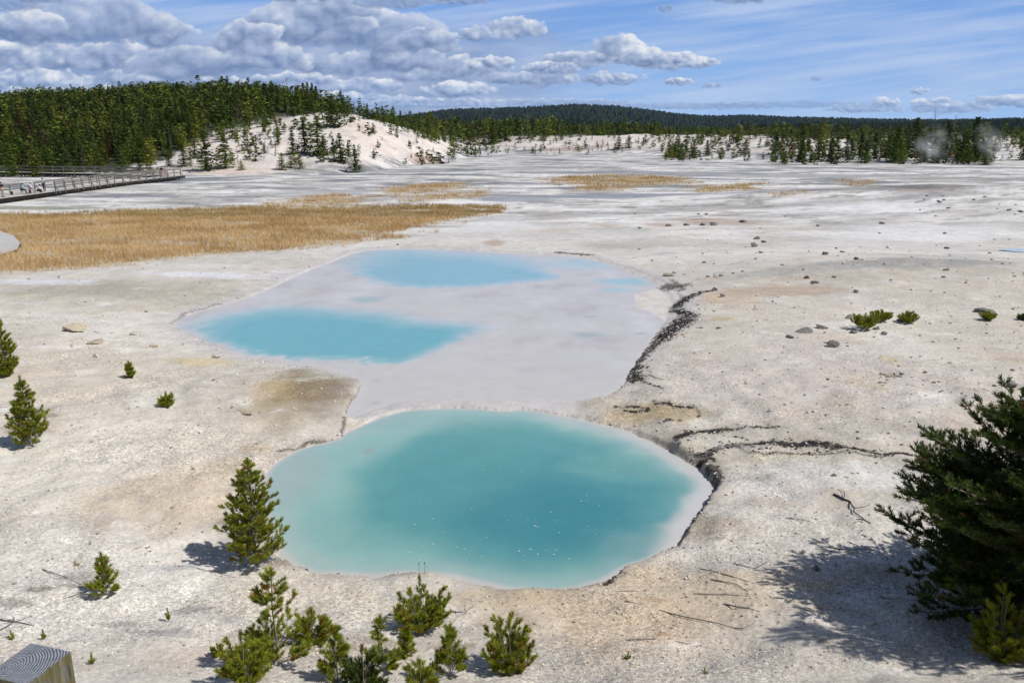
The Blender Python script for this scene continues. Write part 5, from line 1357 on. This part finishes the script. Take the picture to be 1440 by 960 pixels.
PP(4, -59.0, R_(-100), 'stand', BLK, (*KHA, .05), (.04, .03, .025), 'person in a black shirt and light trousers standing at the left edge')
PP(31, -59.35, R_(-62), 'sit', TEA, (*NAV, .05), (.12, .05, .03), 'person in a teal shirt seated on the bench', None)
PP(42, -59.6, R_(-70), 'sit', WHT, (*KHA, .05), (.30, .24, .16), 'person in white with a pale hat seated at the right of the bench', (.70, .68, .62))
PP(54, -58.9, R_(-75), 'crouch', WHT, (*BLK, .05), (.015, .013, .012), 'dark haired person in a white top crouching on the boardwalk')
PP(62, -59.3, R_(-60), 'point', LBL, (*BLK, .05), (.05, .035, .025), 'person in a pale blue shirt standing with hands raised to the face', (.55, .62, .72))
PP(228, -58.6, R_(160), 'stand', BLK, (*PNK, .45), (.03, .022, .02), 'person in a black top at the boardwalk bend, left of two')
PP(233, -58.1, R_(-160), 'stand', PNK, (*PNK, .6), (.04, .03, .02), 'person in a pink top at the boardwalk bend, right of two')

# ------------------------------------------------------------------ steam
def steam(px, py, y, sx, sy, sz, dens, label, seed, lean=0):
    x = (px - 720) / F * (.967 * y + 2); z = float(terrain(x, y))
    V, T = ico(3)
    o = mesh_np('steam', V, T, None); o.location = (x, y, z + sz * .9); o.scale = (sx, sy, sz); o.rotation_euler = (0, lean, 0)
    m = bpy.data.materials.new('steam'); m.use_nodes = True; nt = m.node_tree; nt.nodes.clear()
    out = N(nt, 'ShaderNodeOutputMaterial'); pv = N(nt, 'ShaderNodeVolumePrincipled'); pv.inputs['Color'].default_value = (.95, .96, 1, 1); pv.inputs['Anisotropy'].default_value = -.15
    oc = N(nt, 'ShaderNodeTexCoord').outputs['Object']; ln = N(nt, 'ShaderNodeVectorMath', operation='LENGTH'); nt.links.new(oc, ln.inputs[0])
    fall = maprange(nt, ln.outputs['Value'], .35, .95, 1, 0)
    off = N(nt, 'ShaderNodeVectorMath', operation='ADD', inp={1: (seed * 3.1, 0, 0)}); nt.links.new(oc, off.inputs[0])
    nz = maprange(nt, noise(nt, off.outputs[0], 2.1, 6, .62), .46, .74, 0, 1)
    nt.links.new(mth(nt, 'MULTIPLY', mth(nt, 'MULTIPLY', fall, nz), dens), pv.inputs['Density'])
    nt.links.new(pv.outputs[0], out.inputs['Volume']); o.data.materials.append(m)
    tag(o, label, 'steam', kind='stuff')
steam(1308, 218, 196, 5.0, 4, 5.5, .28, 'wisp of white steam rising before the shore conifers', 1, .45)
steam(1402, 222, 197, 9.5, 4, 4.0, .28, 'bluish steam drifting at the right edge of the far shore', 2, .75)
steam(1070, 218, 232, 6.0, 3, 3, .16, 'faint steam among the rusty conifers', 3)

# ------------------------------------------------------------------ sky dome with clouds
def make_sky():
    az = np.radians(np.concatenate([np.linspace(-100, -37, 90)[:-1], np.linspace(-37, 37, 1500), np.linspace(37, 100, 90)[1:]]))
    el = np.radians(np.concatenate([np.linspace(-2.0, 11.5, 420), np.linspace(11.5, 40, 160)[1:]]))
    A, E = np.meshgrid(az, el)
    ca = np.clip(A, -1.0, 1.0)
    PX = 720 + 1120 * np.tan(np.clip(A, -.7, .7)) * 1.0 + 1900 * (A - np.clip(A, -.7, .7))
    PX = 720 + (PX - 720) / 1.0
    te = np.tan(np.minimum(E, .9)) / np.cos(np.clip(A, -.7, .7))
    PY = 480 - F * (te * cp + sp) / (cp - te * sp)   # picture row of that direction (continues above the frame)
    PX = 720 + (PX - 720) / (cp - np.minimum(te, .5) * sp)
    X, Y = PX, PY
    elv = np.degrees(E); tt = np.clip(elv / 11, 0, 1)[..., None]
    top = np.array((.125, .30, .72)); bot = np.array((.36, .56, .89)); zen = np.array((.025, .06, .19))
    B = bot * (1 - tt) + top * tt
    z = sstep(11, 36, elv)[..., None]; B = B * (1 - z) + zen * z
    ci = fbm((X + Y * 2.5) / 330, (Y - X * -.12) / 26, 6, 741, .6) + .5 * fbm(X / 300, Y / 50, 5, 745)
    cf = (np.clip(.34 + ci * 1.4, 0, 1) * .62)[..., None] * (1 - .6 * z)
    C = B * (1 - cf) + np.array((.58, .68, .87)) * cf
    # grey-blue layer behind the cumulus on the left
    lay = sstep(900, 620, X + 60 * fbm(X / 120, Y / 60, 3, 751)) * sstep(20, 70, Y + 30 * fbm(X / 110, Y / 50, 4, 753)) * sstep(-600, -200, X)
    lc = np.array((.24, .33, .55)) + np.clip(fbm(X / 120, Y / 30, 5, 755) + .15, 0, 1)[..., None] * np.array((.38, .34, .24))
    C = C * (1 - lay[..., None] * .8) + lc * lay[..., None] * .8
    def puff(X, Y, sc, sd):
        return billow(X / (74 * sc), Y / (54 * sc), 5, sd, .46) * 2.2 - .60
    clouds = [ # px, py, rx, ry, brightness
        (110,134,190,15,.95),(300,142,130,12,.9),(470,140,140,13,.9),(620,146,140,10,.85),(800,146,120,9,.7),(960,150,160,7,.5),(1110,148,150,7,.35),
        (640,128,66,16,1.05),(520,122,70,16,.95),(30,112,110,20,1),(400,118,100,17,.9),(230,112,120,20,.95),(1215,154,70,8,.7),(1245,146,26,11,1.0),(1335,152,80,12,.8),(1425,144,60,15,.9),(1292,129,17,7,1.0),(1310,146,34,10,.95),
        (750,112,90,17,.85),(860,112,60,12,.8),(140,84,120,30,.9),(30,78,80,30,1.0),(290,92,120,34,.8),(620,100,90,26,.85),(480,94,90,28,.9),(560,84,84,30,.85),(385,86,70,30,.9),(690,92,46,16,1.05),
        (230,46,60,30,.95),(120,34,150,50,.75),(40,44,80,36,.8),(10,8,60,16,.45),(60,0,50,10,.5),(520,50,110,42,.75),(600,62,66,24,.8),(430,34,110,50,.85),(345,58,62,34,.95),(470,16,70,26,.7),(560,4,80,14,.5),(650,2,50,9,.55),(420,-6,80,16,.9),
        (726,42,50,22,1.0),(668,50,34,14,.8),(812,86,62,20,1.0),(778,98,50,12,.9),(940,88,60,17,.95),(985,90,36,12,1.0),(868,72,56,28,1.05),(906,84,50,18,.9),
        (955,116,28,8,.95),(1000,121,18,5,.7),(1040,-3,66,14,.6),(1148,111,9,5,.45),(935,12,14,7,.35)]
    rr = random.Random(5)
    for k in range(70):
        clouds.append((rr.uniform(-2600, 4200), rr.uniform(-900, -90), rr.uniform(90, 240), rr.uniform(30, 80), rr.uniform(.5, .9)))
    for k in range(26):
        clouds.append((rr.choice((rr.uniform(-2600, -160), rr.uniform(1600, 4200))), rr.uniform(-80, 150), rr.uniform(60, 170), rr.uniform(14, 40), rr.uniform(.6, 1)))
    dark = np.array((.155, .235, .43)); mid = np.array((.40, .49, .69)); hi = np.array((.86, .88, .92))
    for ci_, (bx, by, rx, ry, br) in enumerate(clouds):
        mk = (np.abs(X - bx) < rx * 1.75) & (np.abs(Y - by) < ry * 2.1)
        if not mk.any(): continue
        x = X[mk]; y = Y[mk]; sd = 900 + ci_ * 7; s_ = max(.22, min(1, ry / 32))
        xx = x + s_ * 24 * fbm(x / (60 * s_), y / (48 * s_), 3, sd); yy = y + s_ * 15 * fbm(x / (52 * s_) + 9, y / (44 * s_), 3, sd + 3)
        dy = (yy - by) / ry; dyb = np.where(dy > 0, dy * 1.35, dy)
        q = ((xx - bx) / rx) ** 2 + dyb ** 2
        pf = puff(x, y, s_, sd + 5); fine = fbm(x / (13 * s_), y / (12 * s_), 4, sd + 9, .6)
        D = .80 - q + .50 * pf + .16 * fine
        al = sstep(-.02, .26 + .25 * sstep(-.2, .8, dy), D) * (1 - .25 * sstep(.2, .9, dy))
        o = 7.5 * s_
        rel = pf - puff(x + o * .8, y - o * 1.3, s_, sd + 5)
        L = ((.40 - .09 * min(1, ry / 26)) - .42 * np.clip(dy, -1, 1) + .10 * (xx - bx) / rx + .42 * rel + .10 * fine + .22 * pf) * (.75 + .35 * (br - .5) * 2) + .10 * (br - .7) + .26 * (1 - sstep(.02, .40, D)) * (dy < .2)
        L = np.clip(L * min(1, .55 + br * .45), 0, 1)[:, None]
        cc = np.where(L < .5, dark + (mid - dark) * (L / .5), mid + (hi - mid) * ((L - .5) / .5))
        ev = elv[mk]; far = ((1 - sstep(0, 4.5, ev)) * .38)[:, None]; cc = cc * (1 - far) + B[mk] * far
        a_ = (al * min(1, .35 + br * .75))[:, None] * (1 - .35 * z[mk])
        C[mk] = C[mk] * (1 - a_) + cc * a_
    R = 14000.0
    V = np.stack([R * np.sin(A) * np.cos(E), R * np.cos(A) * np.cos(E), R * np.sin(E) + CH], -1).reshape(-1, 3)
    nr, nc = A.shape; i = np.arange(nr * nc).reshape(nr, nc)
    Fq = np.stack([i[:-1, :-1], i[1:, :-1], i[1:, 1:], i[:-1, 1:]], -1).reshape(-1, 4)
    m, nt, b = newmat('cloudy_sky')
    at = N(nt, 'ShaderNodeAttribute', attribute_name='col').outputs['Color']
    em = N(nt, 'ShaderNodeEmission', inp={'Color': at, 'Strength': 2.0 ** (-EXPO)})
    nt.links.new(em.outputs[0], nt.nodes['Material Output'].inputs['Surface'])
    m.cycles.emission_sampling = 'NONE'
    tag(mesh_np('sky', V, Fq, m, C.reshape(-1, 3)), 'blue sky with cumulus banks at the left', kind='structure')
make_sky()

SUN_AZ, SUN_EL = math.radians(108), math.radians(53)
sv = Vector((math.sin(SUN_AZ) * math.cos(SUN_EL), math.cos(SUN_AZ) * math.cos(SUN_EL), math.sin(SUN_EL)))
sd = bpy.data.lights.new('sun', 'SUN'); sd.energy = 3.9; sd.angle = math.radians(.53); sd.color = (1, .96, .90)
so = bpy.data.objects.new('sun', sd); COL.objects.link(so); so.rotation_euler = sv.to_track_quat('Z', 'Y').to_euler(); so.location = sv * 50
w = bpy.data.worlds.new('World'); scn.world = w; w.use_nodes = True
bg = w.node_tree.nodes['Background']
skt = w.node_tree.nodes.new('ShaderNodeTexSky'); skt.sky_type = 'NISHITA'; skt.sun_disc = False
skt.sun_elevation = SUN_EL; skt.sun_rotation = SUN_AZ; skt.ozone_density = 1.5
w.node_tree.links.new(skt.outputs[0], bg.inputs[0]); bg.inputs[1].default_value = .05

cam = bpy.data.cameras.new('camera'); co = bpy.data.objects.new('camera', cam); COL.objects.link(co)
co.location = (0, 0, CH); co.rotation_euler = (math.pi / 2 - PITCH, 0, 0)
cam.sensor_width = 36; cam.lens = 28; cam.clip_start = .05; cam.clip_end = 30000
scn.camera = co
scn.view_settings.view_transform = 'Standard'; scn.view_settings.look = 'None'; scn.view_settings.exposure = EXPO; scn.view_settings.gamma = 1
scn.view_settings.use_curve_mapping = False
scn.cycles.max_bounces = 5; scn.cycles.diffuse_bounces = 3; scn.cycles.glossy_bounces = 2; scn.cycles.transmission_bounces = 2; scn.cycles.volume_bounces = 1
scn.cycles.use_denoising = True

# ------------------------------------------------------------------ air
v, f = box(0, 2790, 199, 21400, 5700, 402)
hz = mesh_np('haze', v, f, None, smooth=False)
m = bpy.data.materials.new('haze'); m.use_nodes = True; nt = m.node_tree; nt.nodes.clear()
pv = N(nt, 'ShaderNodeVolumePrincipled'); pv.inputs['Color'].default_value = (.62, .78, 1, 1); pv.inputs['Density'].default_value = 1.8e-5; pv.inputs['Anisotropy'].default_value = .1
nt.links.new(pv.outputs[0], N(nt, 'ShaderNodeOutputMaterial').inputs['Volume']); hz.data.materials.append(m)
tag(hz, 'thin bluish air over the whole basin', 'haze', kind='stuff')
